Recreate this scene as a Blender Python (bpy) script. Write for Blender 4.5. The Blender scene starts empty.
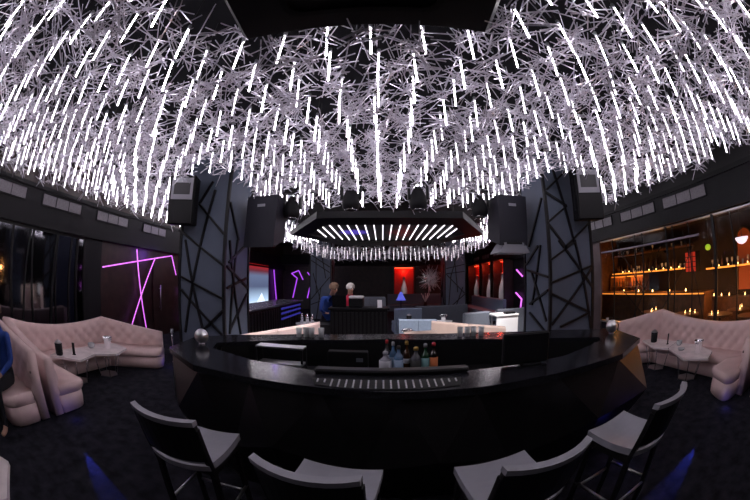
import bpy, math, random
from mathutils import Vector, Matrix
PI = math.pi
RNG = random.Random(11)
SC = bpy.context.scene
COL = SC.collection

# ------------------------------------------------------------------ materials
def srgb(r, g, b):
    f = lambda c: (c / 12.92 if c <= .04045 else ((c + .055) / 1.055) ** 2.4)
    return (f(r / 255), f(g / 255), f(b / 255), 1)

def mat(name, col, rough=.6, metal=0., spec=.5, emit=None, es=0., noise=0., nscale=40., bump=0., bscale=80., trans=0., alpha=1., coat=0.):
    m = bpy.data.materials.new(name); m.use_nodes = True
    nt = m.node_tree; b = nt.nodes['Principled BSDF']
    c = tuple(col[:3]) + (1,)
    b.inputs['Base Color'].default_value = c
    b.inputs['Roughness'].default_value = rough
    b.inputs['Metallic'].default_value = metal
    b.inputs['Specular IOR Level'].default_value = spec
    b.inputs['Transmission Weight'].default_value = trans
    b.inputs['Coat Weight'].default_value = coat
    if emit:
        b.inputs['Emission Color'].default_value = tuple(emit[:3]) + (1,)
        b.inputs['Emission Strength'].default_value = es
    if noise or bump:
        tc = nt.nodes.new('ShaderNodeTexCoord')
        if noise:
            n = nt.nodes.new('ShaderNodeTexNoise'); n.inputs['Scale'].default_value = nscale; n.inputs['Detail'].default_value = 3
            nt.links.new(tc.outputs['Object'], n.inputs['Vector'])
            r = nt.nodes.new('ShaderNodeValToRGB')
            r.color_ramp.elements[0].position = .3; r.color_ramp.elements[1].position = .7
            r.color_ramp.elements[0].color = tuple(x * (1 - noise) for x in c[:3]) + (1,)
            r.color_ramp.elements[1].color = tuple(min(1, x * (1 + noise)) for x in c[:3]) + (1,)
            nt.links.new(n.outputs['Fac'], r.inputs['Fac']); nt.links.new(r.outputs['Color'], b.inputs['Base Color'])
        if bump:
            n2 = nt.nodes.new('ShaderNodeTexNoise'); n2.inputs['Scale'].default_value = bscale; n2.inputs['Detail'].default_value = 2
            nt.links.new(tc.outputs['Object'], n2.inputs['Vector'])
            bp = nt.nodes.new('ShaderNodeBump'); bp.inputs['Strength'].default_value = bump; bp.inputs['Distance'].default_value = .01
            nt.links.new(n2.outputs['Fac'], bp.inputs['Height']); nt.links.new(bp.outputs['Normal'], b.inputs['Normal'])
    return m

def pane_mat(name, tint=(1, 1, 1), refl=1.0):
    m = bpy.data.materials.new(name); m.use_nodes = True; nt = m.node_tree
    nt.nodes.remove(nt.nodes['Principled BSDF']); out = nt.nodes['Material Output']
    t = nt.nodes.new('ShaderNodeBsdfTransparent'); t.inputs['Color'].default_value = (*tint, 1)
    g = nt.nodes.new('ShaderNodeBsdfGlossy'); g.inputs['Roughness'].default_value = .02
    f = nt.nodes.new('ShaderNodeFresnel'); f.inputs['IOR'].default_value = 1.16
    x = nt.nodes.new('ShaderNodeMixShader')
    nt.links.new(f.outputs[0], x.inputs[0]); nt.links.new(t.outputs[0], x.inputs[1]); nt.links.new(g.outputs[0], x.inputs[2])
    nt.links.new(x.outputs[0], out.inputs['Surface'])
    return m

M = {}
M['carpet'] = mat('dark carpet', (.020, .020, .027), .95, spec=.1, noise=.5, nscale=7, bump=.6, bscale=300)
M['black'] = mat('black paint', (.008, .008, .010), .5, spec=.3)
M['ceil'] = mat('black ceiling', (.006, .006, .008), .8, spec=.1)
M['soffit'] = mat('charcoal plaster', (.0065, .0065, .009), .6, spec=.25, noise=.1, nscale=6)
M['vent'] = mat('grey vent mesh', (.16, .15, .17), .6, noise=.35, nscale=60)
M['granite'] = mat('black granite', (.015, .015, .019), .15, spec=.13, noise=.6, nscale=90)
M['facet'] = mat('dark faceted panel', (.011, .010, .011), .3, spec=.32, noise=.2, nscale=9)
M['inside'] = mat('matt black laminate', (.004, .004, .005), .6, spec=.2)
M['leather'] = mat('pale rose leather', (.74, .545, .525), .5, spec=.4, noise=.06, nscale=5, bump=.08, bscale=120)
M['leather_warm'] = mat('beige leather', (.62, .47, .41), .55, spec=.35, noise=.06, nscale=5)
M['greyblue'] = mat('blue grey fabric', (.20, .25, .34), .8, noise=.1, nscale=20)
M['greydark'] = mat('grey fabric', (.10, .11, .14), .8, noise=.1, nscale=20)
M['button'] = mat('leather button', (.22, .15, .14), .5)
M['seatpad'] = mat('pale grey vinyl', (.29, .287, .33), .45, spec=.4, noise=.05, nscale=8)
M['stoolwood'] = mat('black stained wood', (.010, .009, .010), .35, spec=.4, noise=.4, nscale=25)
M['chrome'] = mat('polished steel', (.88, .88, .9), .16, 1)
M['steel'] = mat('brushed steel', (.50, .50, .52), .3, 1)
M['tabletop'] = mat('pale marble top', (.84, .74, .74), .25, spec=.5, noise=.12, nscale=6)
M['whitetop'] = mat('white lacquer', (.85, .85, .87), .3)
M['panel'] = mat('blue grey wall panel', (.098, .118, .165), .6, spec=.3, noise=.06, nscale=3)
M['lattice'] = mat('black lattice metal', (.006, .006, .008), .45, spec=.3)
M['cabinet'] = mat('black speaker paint', (.006, .006, .008), .6, spec=.2, bump=.2, bscale=400)
M['greycab'] = mat('dark grey cabinet', (.020, .020, .030), .55, spec=.25)
M['horn'] = mat('grey horn plastic', (.28, .28, .32), .5)
M['wood'] = mat('dark red brown wood', (.019, .008, .0075), .4, noise=.5, nscale=5)
M['mirror'] = mat('smoked mirror', (.16, .16, .18), .06, 1)
M['glass'] = pane_mat('clear glass')
M['smoke'] = pane_mat('smoked glass', (.55, .55, .6))
M['crystal'] = mat('drinking glass', (.85, .87, .9), .15, trans=.45)
M['rod'] = mat('frosted acrylic rod', (.58, .555, .63), .28, .5, spec=.6)
M['tube'] = mat('white led tube', (.9, .9, .9), .4, emit=(1, .92, 1), es=13)
M['tube_soft'] = mat('soft white led tube', (.9, .9, .9), .4, emit=(1, .92, 1), es=7.5)
M['tube_dim'] = mat('dim white led tube', (.9, .9, .9), .4, emit=(1, .92, 1), es=1.6)
M['tube_bright'] = mat('bright white led tube', (.9, .9, .9), .4, emit=(1, .92, 1), es=19)
M['cord'] = mat('black cord', (.01, .01, .01), .6)
M['strip'] = mat('led strip', (.9, .9, .9), .4, emit=(1, .92, 1), es=2.2)
M['neon'] = mat('violet neon', (.7, .3, .8), .4, emit=(.62, .13, .74), es=1.3)
M['neondim'] = mat('dim violet neon', (.4, .1, .6), .4, emit=(.30, .05, .62), es=1.3)
M['red'] = mat('red lacquer', (.45, .02, .01), .45)
M['redglow'] = mat('red light strip', (.9, .1, .05), .4, emit=(1, .06, .02), es=4)
M['amber'] = mat('amber light strip', (.9, .5, .1), .4, emit=(1, .30, .04), es=.9)
M['candle'] = mat('candle flame', (1, .7, .3), .4, emit=(1, .50, .16), es=7)
M['brown'] = mat('brown veneer', (.10, .045, .02), .45, noise=.4, nscale=6)
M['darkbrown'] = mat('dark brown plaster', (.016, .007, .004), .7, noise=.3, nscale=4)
M['greenlamp'] = mat('green lamp shade', (.2, .3, .02), .5, emit=(.35, .5, .03), es=.7)
M['whiteglow'] = mat('pearl lamp shade', (.8, .75, .8), .5, emit=(.9, .75, .85), es=.9)
M['redlat'] = mat('red lantern paper', (.4, .03, .01), .6, emit=(.8, .05, .02), es=.35)
M['vase'] = mat('grey ribbed metal', (.55, .54, .58), .4, .2)
M['screen'] = None
M['blueled'] = mat('blue led front', (.05, .05, .2), .5, emit=(.03, .03, .35), es=.45)
M['skin'] = mat('skin', (.52, .29, .21), .5)
M['shirt_blue'] = mat('blue cotton', (.012, .05, .27), .8, noise=.1, nscale=30)
M['shirt_red'] = mat('crimson cotton', (.42, .01, .05), .8, noise=.1, nscale=30)
M['trouser'] = mat('dark trousers', (.010, .010, .014), .85)
M['hair_grey'] = mat('grey hair', (.55, .50, .50), .7)
M['hair_brown'] = mat('brown hair', (.14, .08, .055), .7)
M['eye'] = mat('eye', (.05, .04, .04), .2)

def screen_mat():
    m = bpy.data.materials.new('lit screen'); m.use_nodes = True; nt = m.node_tree; b = nt.nodes['Principled BSDF']
    tc = nt.nodes.new('ShaderNodeTexCoord'); sp = nt.nodes.new('ShaderNodeSeparateXYZ')
    nt.links.new(tc.outputs['Generated'], sp.inputs[0])
    r = nt.nodes.new('ShaderNodeValToRGB'); e = r.color_ramp.elements
    e[0].position = 0; e[0].color = (.75, .85, .95, 1)
    e[1].position = 1; e[1].color = (.35, .01, .01, 1)
    for p, c in ((.12, (.40, .55, .75, 1)), (.45, (.07, .09, .16, 1)), (.72, (.10, .13, .22, 1)), (.84, (.10, .02, .03, 1))):
        k = e.new(p); k.color = c
    nt.links.new(sp.outputs['Z'], r.inputs['Fac'])
    nt.links.new(r.outputs['Color'], b.inputs['Emission Color']); b.inputs['Emission Strength'].default_value = 1.1
    b.inputs['Base Color'].default_value = (.02, .02, .02, 1)
    return m
M['screen'] = screen_mat()

# ------------------------------------------------------------------ mesh helpers
class MB:
    def __init__(s): s.v = []; s.f = []; s.mi = []; s.sm = []
    def add(s, vs, fs, mi=0, smooth=False):
        o = len(s.v); s.v += [tuple(v) for v in vs]
        for f in fs: s.f.append(tuple(i + o for i in f)); s.mi.append(mi); s.sm.append(smooth)
        return s
    def box(s, x0, x1, y0, y1, z0, z1, bev=0., mi=0):
        if bev <= 0:
            vs = [(x, y, z) for z in (z0, z1) for y in (y0, y1) for x in (x0, x1)]
            return s.add(vs, [(0, 2, 3, 1), (4, 5, 7, 6), (0, 1, 5, 4), (2, 6, 7, 3), (0, 4, 6, 2), (1, 3, 7, 5)], mi)
        b = min(bev, (x1 - x0) / 2.01, (y1 - y0) / 2.01, (z1 - z0) / 2.01)
        def ring(i, z): 
            return [(x0 + i + (b - i), y0 + i, z), (x1 - b, y0 + i, z), (x1 - i, y0 + b, z), (x1 - i, y1 - b, z), (x1 - b, y1 - i, z), (x0 + b, y1 - i, z), (x0 + i, y1 - b, z), (x0 + i, y0 + b, z)]
        return s.loft([ring(b * .9, z0), ring(0, z0 + b), ring(0, z1 - b), ring(b * .9, z1)], mi=mi)
    def obox(s, c, ax, ay, az, hx, hy, hz, mi=0):
        c = Vector(c); ax, ay, az = (Vector(a).normalized() for a in (ax, ay, az))
        vs = [c + ax * hx * i + ay * hy * j + az * hz * k for k in (-1, 1) for j in (-1, 1) for i in (-1, 1)]
        return s.add(vs, [(0, 2, 3, 1), (4, 5, 7, 6), (0, 1, 5, 4), (2, 6, 7, 3), (0, 4, 6, 2), (1, 3, 7, 5)], mi)
    def loft(s, rings, closed=True, caps=True, mi=0, smooth=False):
        n = len(rings[0]); vs = [p for r in rings for p in r]; fs = []
        for k in range(len(rings) - 1):
            for i in range(n if closed else n - 1):
                j = (i + 1) % n
                fs.append((k * n + i, k * n + j, (k + 1) * n + j, (k + 1) * n + i))
        if caps:
            fs.append(tuple(range(n))[::-1]); fs.append(tuple((len(rings) - 1) * n + i for i in range(n)))
        return s.add(vs, fs, mi, smooth)
    def bar(s, a, b, r, n=6, r2=None, mi=0, smooth=True):
        a, b = Vector(a), Vector(b); d = (b - a)
        if d.length < 1e-6: return s
        d.normalize(); u = d.orthogonal().normalized(); w = d.cross(u)
        r2 = r if r2 is None else r2
        R = lambda p, q: [p + (u * math.cos(2 * PI * i / n) + w * math.sin(2 * PI * i / n)) * q for i in range(n)]
        return s.loft([R(a, r), R(b, r2)], mi=mi, smooth=smooth)
    def path(s, pts, r, n=8, mi=0):
        for a, b in zip(pts, pts[1:]): s.bar(a, b, r, n, mi=mi)
        return s
    def lathe(s, prof, c=(0, 0, 0), n=20, mi=0, smooth=True):
        rings = [[(c[0] + r * math.cos(2 * PI * i / n), c[1] + r * math.sin(2 * PI * i / n), c[2] + z) for i in range(n)] for r, z in prof]
        return s.loft(rings, mi=mi, smooth=smooth)
    def prism(s, poly, z0, z1, mi=0):
        return s.loft([[(x, y, z0) for x, y in poly], [(x, y, z1) for x, y in poly]], mi=mi)
    def ball(s, c, r, n=16, m=10, sc=(1, 1, 1), mi=0):
        prof = [(math.sin(PI * k / m) * r, -math.cos(PI * k / m) * r) for k in range(m + 1)]
        prof[0] = (r * .02, -r); prof[-1] = (r * .02, r)
        rings = [[(c[0] + q * sc[0] * math.cos(2 * PI * i / n), c[1] + q * sc[1] * math.sin(2 * PI * i / n), c[2] + z * sc[2]) for i in range(n)] for q, z in prof]
        return s.loft(rings, mi=mi, smooth=True)
    def mesh(s, name, mats):
        me = bpy.data.meshes.new(name); me.from_pydata(s.v, [], s.f)
        for m in (mats if isinstance(mats, (list, tuple)) else [mats]): me.materials.append(m)
        me.polygons.foreach_set('material_index', s.mi); me.polygons.foreach_set('use_smooth', s.sm); me.update()
        return me
    def build(s, name, m, parent=None, loc=None, rz=0.):
        o = bpy.data.objects.new(name, s.mesh(name, m)); COL.objects.link(o)
        if parent: o.parent = parent
        if loc is not None: o.location = loc
        if rz: o.rotation_euler = (0, 0, rz)
        return o

def tag(o, label=None, cat=None, group=None, kind=None):
    if label: o['label'] = label
    if cat: o['category'] = cat
    if group: o['group'] = group
    if kind: o['kind'] = kind
    return o
def thing(name, label, cat, loc=(0, 0, 0), rz=0., group=None):
    o = bpy.data.objects.new(name, None); COL.objects.link(o); o.location = loc; o.rotation_euler = (0, 0, rz)
    o.empty_display_size = .1
    return tag(o, label, cat, group)
def struct(name, mb, m, parent=None):
    o = mb.build(name, m, parent)
    if parent is None: o['kind'] = 'structure'
    return o
KIDS = {}
def dup(root, loc, rz=0., label=None, group=None):
    r = root.copy(); COL.objects.link(r); r.location = loc; r.rotation_euler = (0, 0, rz)
    if label: r['label'] = label
    if group: r['group'] = group
    if root.name not in KIDS: KIDS[root.name] = [(c, list(c.children)) for c in root.children]
    for ch, gs in KIDS[root.name]:
        c = ch.copy(); COL.objects.link(c); c.parent = r
        for g in gs:
            d = g.copy(); COL.objects.link(d); d.parent = c
    return r

# ------------------------------------------------------------------ room shell
XL, XR, YB, YF, ZC = -6.6, 5.9, 20.0, -3.0, 4.1
struct('floor', MB().box(XL - .2, 9.2, YF - .2, YB + .2, -.1, 0), M['carpet'])
struct('ceiling', MB().box(XL - .2, XR + .2, YF - .2, YB + .2, ZC, ZC + .1), M['ceil'])
struct('wall_back', MB().box(XL - .2, XR + .2, YB, YB + .2, 0, ZC), M['wood'])
struct('wall_front', MB().box(XL - .2, 9.2, YF - .2, YF, 0, ZC), M['black'])
wl = struct('wall_left', MB().box(XL - .2, XL, YF, YB, 0, ZC), M['wood'])
struct('wall_right', MB().box(XR, XR + .12, YF, 6.95, 2.66, ZC).box(XR, XR + .12, 6.95, YB, 0, ZC).box(XR, XR + .12, YF, -2, 0, 2.66).box(XR, XR + .12, -2, 6.95, 0, .55), M['black'])
# charcoal bulkheads that run above both side walls (vents sit in them)
struct('trim_1', MB().box(XL, XL + .10, YF, YB, 2.50, 3.30).box(XL, XL + .16, YF, YB, 2.50, 2.60).box(XL, XL + .14, YF, YB, 3.22, 3.30), M['soffit'])
struct('trim_2', MB().box(XR - .10, XR, YF, YB, 2.68, 3.36).box(XR - .16, XR, YF, YB, 2.68, 2.78).box(XR - .14, XR, YF, YB, 3.28, 3.36), M['soffit'])
struct('trim_3', MB().box(XL + .1, XR - .1, YB - .7, YB, 2.85, 3.5), M['soffit'])
struct('trim_4', MB().box(XL, XL + .06, 4.27, 4.86, 0, 2.5), M['soffit'])
struct('trim_5', MB().box(XR - .06, XR, 6.74, 7.06, 0, 2.68), mat('dusky plaster', (.10, .07, .075), .6))
# vents
def vent(side, y0, y1, label):
    z0, z1 = (2.95, 3.16) if side < 0 else (3.01, 3.22)
    X = XL + .10 if side < 0 else XR - .10
    d = 1 if side < 0 else -1
    t = thing('air_vent', label, 'vent', (X, (y0 + y1) / 2, z0), 0, 'grey air vents in the side bulkheads')
    h = (y1 - y0) / 2; H = z1 - z0
    a = MB(); 
    lo, hi = sorted((0, d * .012)); a.box(lo, hi, -h, h, 0, H); a.build('grille', M['vent'], t)
    f = MB(); lo, hi = sorted((0, d * .03))
    f.box(lo, hi, -h - .02, h + .02, -.02, 0).box(lo, hi, -h - .02, h + .02, H, H + .02).box(lo, hi, -h - .02, -h, 0, H).box(lo, hi, h, h + .02, 0, H)
    for q in (-1 / 3, 1 / 3): f.box(lo * .8, hi * .8, h * q - .008, h * q + .008, 0, H)
    f.build('frame', M['soffit'], t)
order = ['nearest', 'second nearest', 'third nearest', 'fourth nearest']
for i, (a, b) in enumerate(((.95, 2.24), (2.76, 3.97), (4.54, 5.72), (6.39, 7.48))):
    vent(-1, a, b, '%s grey vent in the bulkhead over the purple neon wall and mirror' % order[i])
for i, (a, b) in enumerate(((2.80, 4.10), (4.40, 5.66), (6.04, 7.20))):
    vent(1, a, b, '%s grey vent in the bulkhead over the amber lit display' % order[i])
for i, (a, b) in enumerate(((12.3, 13.6), (14.2, 15.5), (16.1, 17.4), (18.0, 19.2))):
    vent(1, a, b, '%s grey vent in the far bulkhead over the red wall niches' % order[i])

# smoked mirror wall with black slanting bars, on the left
t = thing('mirror_wall', 'smoked mirror wall crossed by thin black slanting bars behind the sofa', 'mirror', (XL, 1.2, 0))
MB().box(.005, .03, -3.2, 3.05, .05, 2.48).build('mirror_panel', M['mirror'], t)
b = MB()
r2 = random.Random(5)
for k in range(19):
    y = -3.1 + k * .33 + r2.uniform(-.08, .08); dy = r2.uniform(-.35, .35) if k % 2 else r2.uniform(-.04, .04)
    y2 = max(-3.1, min(3.0, y + dy)); y = max(-3.1, min(3.0, y))
    b.bar((.05, y, .05), (.05, y2, 2.46), .022 if k % 3 else .035, 4, smooth=False)
b.build('bar_lattice', M['lattice'], t)
MB().box(.0, .07, -3.25, 3.1, 2.44, 2.5).box(.0, .07, -3.25, 3.1, .0, .06).box(0, .07, -3.27, -3.2, 0, 2.5).box(0, .07, 3.04, 3.1, 0, 2.5).build('frame', M['lattice'], t)

# dark door leaf with bar handle beside the neon
d = struct('door_1', MB().box(XL, XL + .05, 7.05, 8.05, 0, 2.3), M['wood'])
MB().bar((XL + .11, 7.35, .75), (XL + .11, 7.35, 1.5), .018, 8).bar((XL + .04, 7.35, .85), (XL + .11, 7.35, .85), .01).bar((XL + .04, 7.35, 1.4), (XL + .11, 7.35, 1.4), .01).build('door_handle', M['steel'], d)

def neon(name, label, segs, m, r=.016, group=None):
    o = Vector(segs[0][0]); t = thing(name, label, 'neon light', tuple(o), 0, group)
    b = MB()
    for a, b_ in segs: b.bar(Vector(a) - o, Vector(b_) - o, r, 8)
    b.build('tube', m, t)
    for a, b_ in segs:
        for u in (.15, .85):
            p = Vector(a).lerp(Vector(b_), u)
            w_ = Vector((XL, p.y, p.z)) if p.x < XL + .5 else Vector((XR, p.y, p.z)) if p.x > XR - .5 else Vector((p.x, YB, p.z))
            MB().bar(p - o, w_.lerp(p, .08) - o, .008, 5).build('clip', M['lattice'], t)
    return t
X = XL + .06
neon('neon_tube', 'violet neon tube running nearly level along the dark wall and bending down', [((X, 4.92, 1.88), (X, 7.95, 2.42)), ((X, 7.95, 2.42), (X, 8.23, 1.83))], M['neon'])
neon('neon_tube', 'violet neon tube standing nearly upright on the dark wall', [((X + .05, 6.19, 2.44), (X + .05, 6.62, .23))], M['neon'])
neon('neon_tube', 'violet neon tube leaning steeply across the upright one on the dark wall', [((X + .1, 6.98, 2.25), (X + .1, 5.86, .3))], M['neon'])
neon('neon_tube', 'short violet neon tube beside the edge of the lattice column', [((X, 8.42, 1.42), (X, 8.66, .95)), ((X, 8.66, .72), (X, 8.5, .3))], M['neon'])

# ------------------------------------------------------------------ lit display beyond the right glass
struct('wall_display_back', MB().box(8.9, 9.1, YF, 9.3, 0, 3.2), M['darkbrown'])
struct('wall_display_end', MB().box(XR + .12, 8.9, 9.1, 9.3, 0, 3.2), M['brown'])
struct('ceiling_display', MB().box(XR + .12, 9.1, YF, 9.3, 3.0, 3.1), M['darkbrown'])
w = struct('window_1', MB().box(XR + .05, XR + .06, -2, 6.95, .55, 2.66), M['glass'])
f = MB(); xg = XR - .02
for y, z0, y1, wd in ((6.17, .55, 6.2, .02), (5.33, .55, 5.3, .02), (5.03, .55, 5.03, .02), (4.19, .55, 4.19, .03), (4.0, .55, 3.98, .02), (3.45, .55, 3.5, .015), (2.78, .55, 2.78, .045), (2.18, .55, 2.30, .02), (1.3, .55, 1.3, .03), (.2, .55, .1, .02), (-.9, .55, -.9, .03)):
    f.bar((xg, y, z0), (xg, y1, 2.66), wd, 4, smooth=False)
for (y0, z0, y1, z1) in ((6.1, 2.6, 5.0, 1.2), (5.5, .6, 4.3, 2.5), (4.6, .7, 3.4, 2.2), (3.7, 2.5, 3.1, .7), (5.9, 1.4, 4.9, .7)):
    f.bar((xg + .02, y0, z0), (xg + .02, y1, z1), .011, 4, smooth=False)
f.build('mullion_lattice', M['lattice'], w)
MB().box(XR - .04, XR + .1, -2, 6.95, 2.64, 2.665).box(XR - .04, XR + .1, -2, 6.95, .53, .57).build('window_frame', M['steel'], w)
MB().bar((XR - .03, 3.2, 2.36), (XR - .03, 6.7, 2.36), .022, 8).build('window_rail', mat('mauve rail', (.3, .26, .34), .4), w)

def shelf(name, label, x0, x1, y0, y1, z, glow=True, m='brown'):
    t = thing(name, label, 'shelf', ((x0 + x1) / 2, (y0 + y1) / 2, z))
    hx, hy = (x1 - x0) / 2, (y1 - y0) / 2
    MB().box(-hx, hx, -hy, hy, -.04, 0).build('board', M[m], t)
    if glow: MB().box(-hx - .006, -hx, -hy, hy, -.042, -.002).build('light_strip', M['amber'], t)
    for q in (-.9, -.3, .3, .9): MB().box(hx - .03, 8.9 - (x0 + x1) / 2, hy * q - .015, hy * q + .015, -.10, -.04).build('bracket', M['lattice'], t)
    return t
shelf('wall_shelf', 'long amber edged shelf of small glasses behind the left panes', 8.45, 8.75, 5.2, 9.0, 1.80)
shelf('wall_shelf', 'shorter amber edged shelf behind the right panes of the display', 8.45, 8.75, 1.8, 4.4, 1.72)
shelf('wall_shelf', 'dim high shelf near the top of the amber display', 8.45, 8.75, 5.0, 9.0, 2.42, False)
gi = 0
def goblet(kind):
    b = MB()
    if kind == 0: b.lathe([(.035, 0), (.035, .006), (.006, .012), (.006, .08), (.03, .11), (.04, .16), (.033, .2)], n=10)
    elif kind == 1: b.lathe([(.03, 0), (.036, .12), (.034, .122), (.028, .01)], n=10)
    else: b.lathe([(.035, 0), (.035, .15), (.012, .2), (.012, .27), (.015, .27)], n=10)
    return b
gm = [goblet(0).mesh('goblet', M['crystal']), goblet(1).mesh('tumbler', M['crystal']), goblet(2).mesh('flask', M['brown'])]
gname = ['goblet', 'tumbler', 'bottle']; glab = ['stemmed glass standing on an amber display shelf', 'short tumbler standing on an amber display shelf', 'small dark bottle standing on an amber display shelf']
for (y0, y1, z, n) in ((5.3, 8.9, 1.80, 22), (1.9, 4.3, 1.72, 12), (5.2, 8.8, 2.42, 8)):
    for k in range(n):
        q = RNG.randrange(3); o = bpy.data.objects.new(gname[q], gm[q]); COL.objects.link(o)
        o.location = (8.56 + RNG.uniform(-.05, .05), y0 + (y1 - y0) * (k + .5) / n, z)
        tag(o, glab[q], 'bottle' if q == 2 else 'glass', ['stemmed glasses on the display shelves', 'tumblers on the display shelves', 'bottles on the display shelves'][q])
# long amber lit counter inside
t = thing('serving_counter', 'long amber lit counter inside the room behind the right panes', 'counter', (7.86, 6.3, 0))
MB().box(-.3, .3, -2.3, 2.5, 0, 1.12).build('counter_front', M['brown'], t)
MB().box(-.34, .34, -2.34, 2.54, 1.12, 1.18).build('counter_top', M['brown'], t)
MB().box(-.352, -.34, -2.3, 2.5, 1.125, 1.155).build('light_strip', M['amber'], t)
for k, (y, z) in enumerate(((7.6, 1.18), (6.9, 1.18), (6.2, 1.18), (5.5, 1.18), (4.8, 1.18))):
    c = thing('candle_holder', 'glass candle holder burning on the amber lit counter', 'candle', (7.72 + .05 * (k % 2), y, z), 0, 'candles on the amber counter')
    MB().lathe([(.045, 0), (.05, .09), (.046, .09), (.04, .01)], n=12).build('cup', M['glass'], c)
    MB().lathe([(.016, .012), (.022, .04), (.004, .085)], n=8).build('flame', M['candle'], c)
t = thing('display_cabinet', 'amber lit cabinet of bottles behind the panes nearest the lattice column', 'cabinet', (8.4, 8.0, 0))
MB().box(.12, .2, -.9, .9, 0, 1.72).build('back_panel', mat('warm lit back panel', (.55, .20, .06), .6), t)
for a in (-.93, 0, .9): MB().box(-.15, .2, a, a + .03, 0, 1.72).build('upright', M['brown'], t)
for z in (.95, 1.3, 1.68): MB().box(-.15, .2, -.93, .93, z, z + .03).build('shelf', M['brown'], t)
MB().box(-.1, .1, -.9, .9, 1.66, 1.68).build('light_strip', M['amber'], t)
for z in (.98, 1.33):
    for k in range(11):
        o = bpy.data.objects.new('bottle', gm[2]); COL.objects.link(o); o.location = (8.36, 7.2 + .16 * k, z)
        tag(o, 'small dark bottle standing in the amber lit cabinet', 'bottle', 'bottles in the amber cabinet')
for (y0, y1, n_, z, w_) in ((5.5, 8.7, 9, 1.80, 'longer'), (2.0, 4.2, 6, 1.72, 'shorter')):
    for k in range(n_):
        c = thing('candle_holder', 'small tea light glowing among the glasses on the %s display shelf' % w_, 'candle', (8.50, y0 + (y1 - y0) * k / n_ + .07, z), 0, 'tea lights on the %s display shelf' % w_)
        MB().lathe([(.03, 0), (.035, .06), (.031, .06), (.026, .01)], n=10).build('cup', M['glass'], c)
        MB().lathe([(.014, .012), (.02, .03), (.004, .055)], n=8).build('flame', M['candle'], c)
for k in range(16):
    c = thing('candle_holder', 'small candle in the row on the long brown sideboard behind the panes', 'candle', (8.75, .2 + k * .31, .92 + .04), 0, 'candles on the brown sideboard')
    MB().lathe([(.035, 0), (.04, .07), (.036, .07), (.03, .01)], n=10).build('cup', M['glass'], c)
    MB().lathe([(.014, .012), (.02, .04), (.004, .08)], n=8).build('flame', M['candle'], c)
t = thing('sideboard', 'long brown sideboard carrying a row of candles on the brown sideboard', 'sideboard', (8.69, 2.6, 0))
MB().box(-.18, .18, -2.6, 2.6, 0, .92).build('body', M['brown'], t); MB().box(-.2, .18, -2.62, 2.62, .92, .96).build('top', M['brown'], t)
# dining tables with candles beyond the pane
spots = [(7.0, 4.3, .74), (7.1, 3.2, .74), (7.0, 2.2, .74), (7.9, 2.9, .74), (7.8, 1.6, .74), (7.0, 5.6, .74), (7.2, 1.0, .74)]
tb = None
for i, (x, y, z) in enumerate(spots):
    lab = 'small round dining table with candles in the amber room beyond the panes'
    if tb is None:
        tb = thing('dining_table', lab, 'table', (x, y, 0), 0, 'dining tables beyond the panes')
        MB().lathe([(.38, .70), (.38, .74)], n=20, smooth=False).build('table_top', M['brown'], tb)
        MB().lathe([(.2, 0), (.2, .02), (.03, .05), (.03, .70)], n=14).build('pedestal', M['lattice'], tb)
    else: dup(tb, (x, y, 0))
    for k in range(3):
        a = RNG.uniform(0, 6.28); rr = .08 + .1 * k
        c = thing('candle_holder', 'small glowing candle on a dining table beyond the panes', 'candle', (x + rr * math.cos(a), y + rr * math.sin(a), .74), 0, 'candles on the dining tables')
        MB().lathe([(.035, 0), (.04, .07), (.036, .07), (.03, .01)], n=10).build('cup', M['glass'], c)
        MB().lathe([(.014, .012), (.02, .04), (.004, .08)], n=8).build('flame', M['candle'], c)
# lamps inside
t = thing('pendant_lamp', 'small lime green lamp hanging in the amber room beyond the panes', 'lamp', (7.6, 3.85, 2.1))
MB().ball((0, 0, .1), .09, sc=(1, 1, .8)).build('shade', M['greenlamp'], t); MB().bar((0, 0, .17), (0, 0, .9), .006).build('cord', M['cord'], t)
t = thing('pendant_lamp', 'pearly white bowl lamp hanging at the far right beyond the panes', 'lamp', (7.3, 2.55, 2.12))
MB().lathe([(.02, .0), (.12, .03), (.19, .10), (.2, .14), (.03, .15)], n=18).build('shade', M['whiteglow'], t); MB().bar((0, 0, .15), (0, 0, .88), .006).build('cord', M['cord'], t)
t = thing('paper_lantern', 'tall red lattice lantern hanging beyond the panes', 'lantern', (7.6, 4.45, 1.66))
MB().box(-.12, .12, -.2, .2, 0, .5).build('paper_shade', M['redlat'], t)
lt = MB()
for k in range(5): lt.box(-.13, .13, -.21, .21, k * .12, k * .12 + .018)
for y in (-.2, -.07, .07, .2): lt.box(-.13, .13, y - .012, y + .012, 0, .5)
lt.build('lattice', M['lattice'], t); MB().bar((0, 0, .5), (0, 0, 1.34), .006).build('cord', M['cord'], t)
t = thing('arched_niche', 'glowing orange arched panel on the far wall beyond the panes', 'panel', (8.88, 3.0, 1.1))
ar = [(-.3, 0), (.3, 0), (.3, 1.2)] + [(.3 * math.cos(a), 1.2 + .3 * math.sin(a)) for a in [k * PI / 8 for k in range(1, 8)]] + [(-.3, 1.2)]
MB().loft([[(0, y, z) for y, z in ar], [(-.03, y, z) for y, z in ar]]).build('panel', mat('orange lit plaster', (.5, .12, .03), .6), t)
MB().path([(-.05, y, z) for y, z in ar[1:]], .02, 6).build('frame', M['brown'], t)

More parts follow.
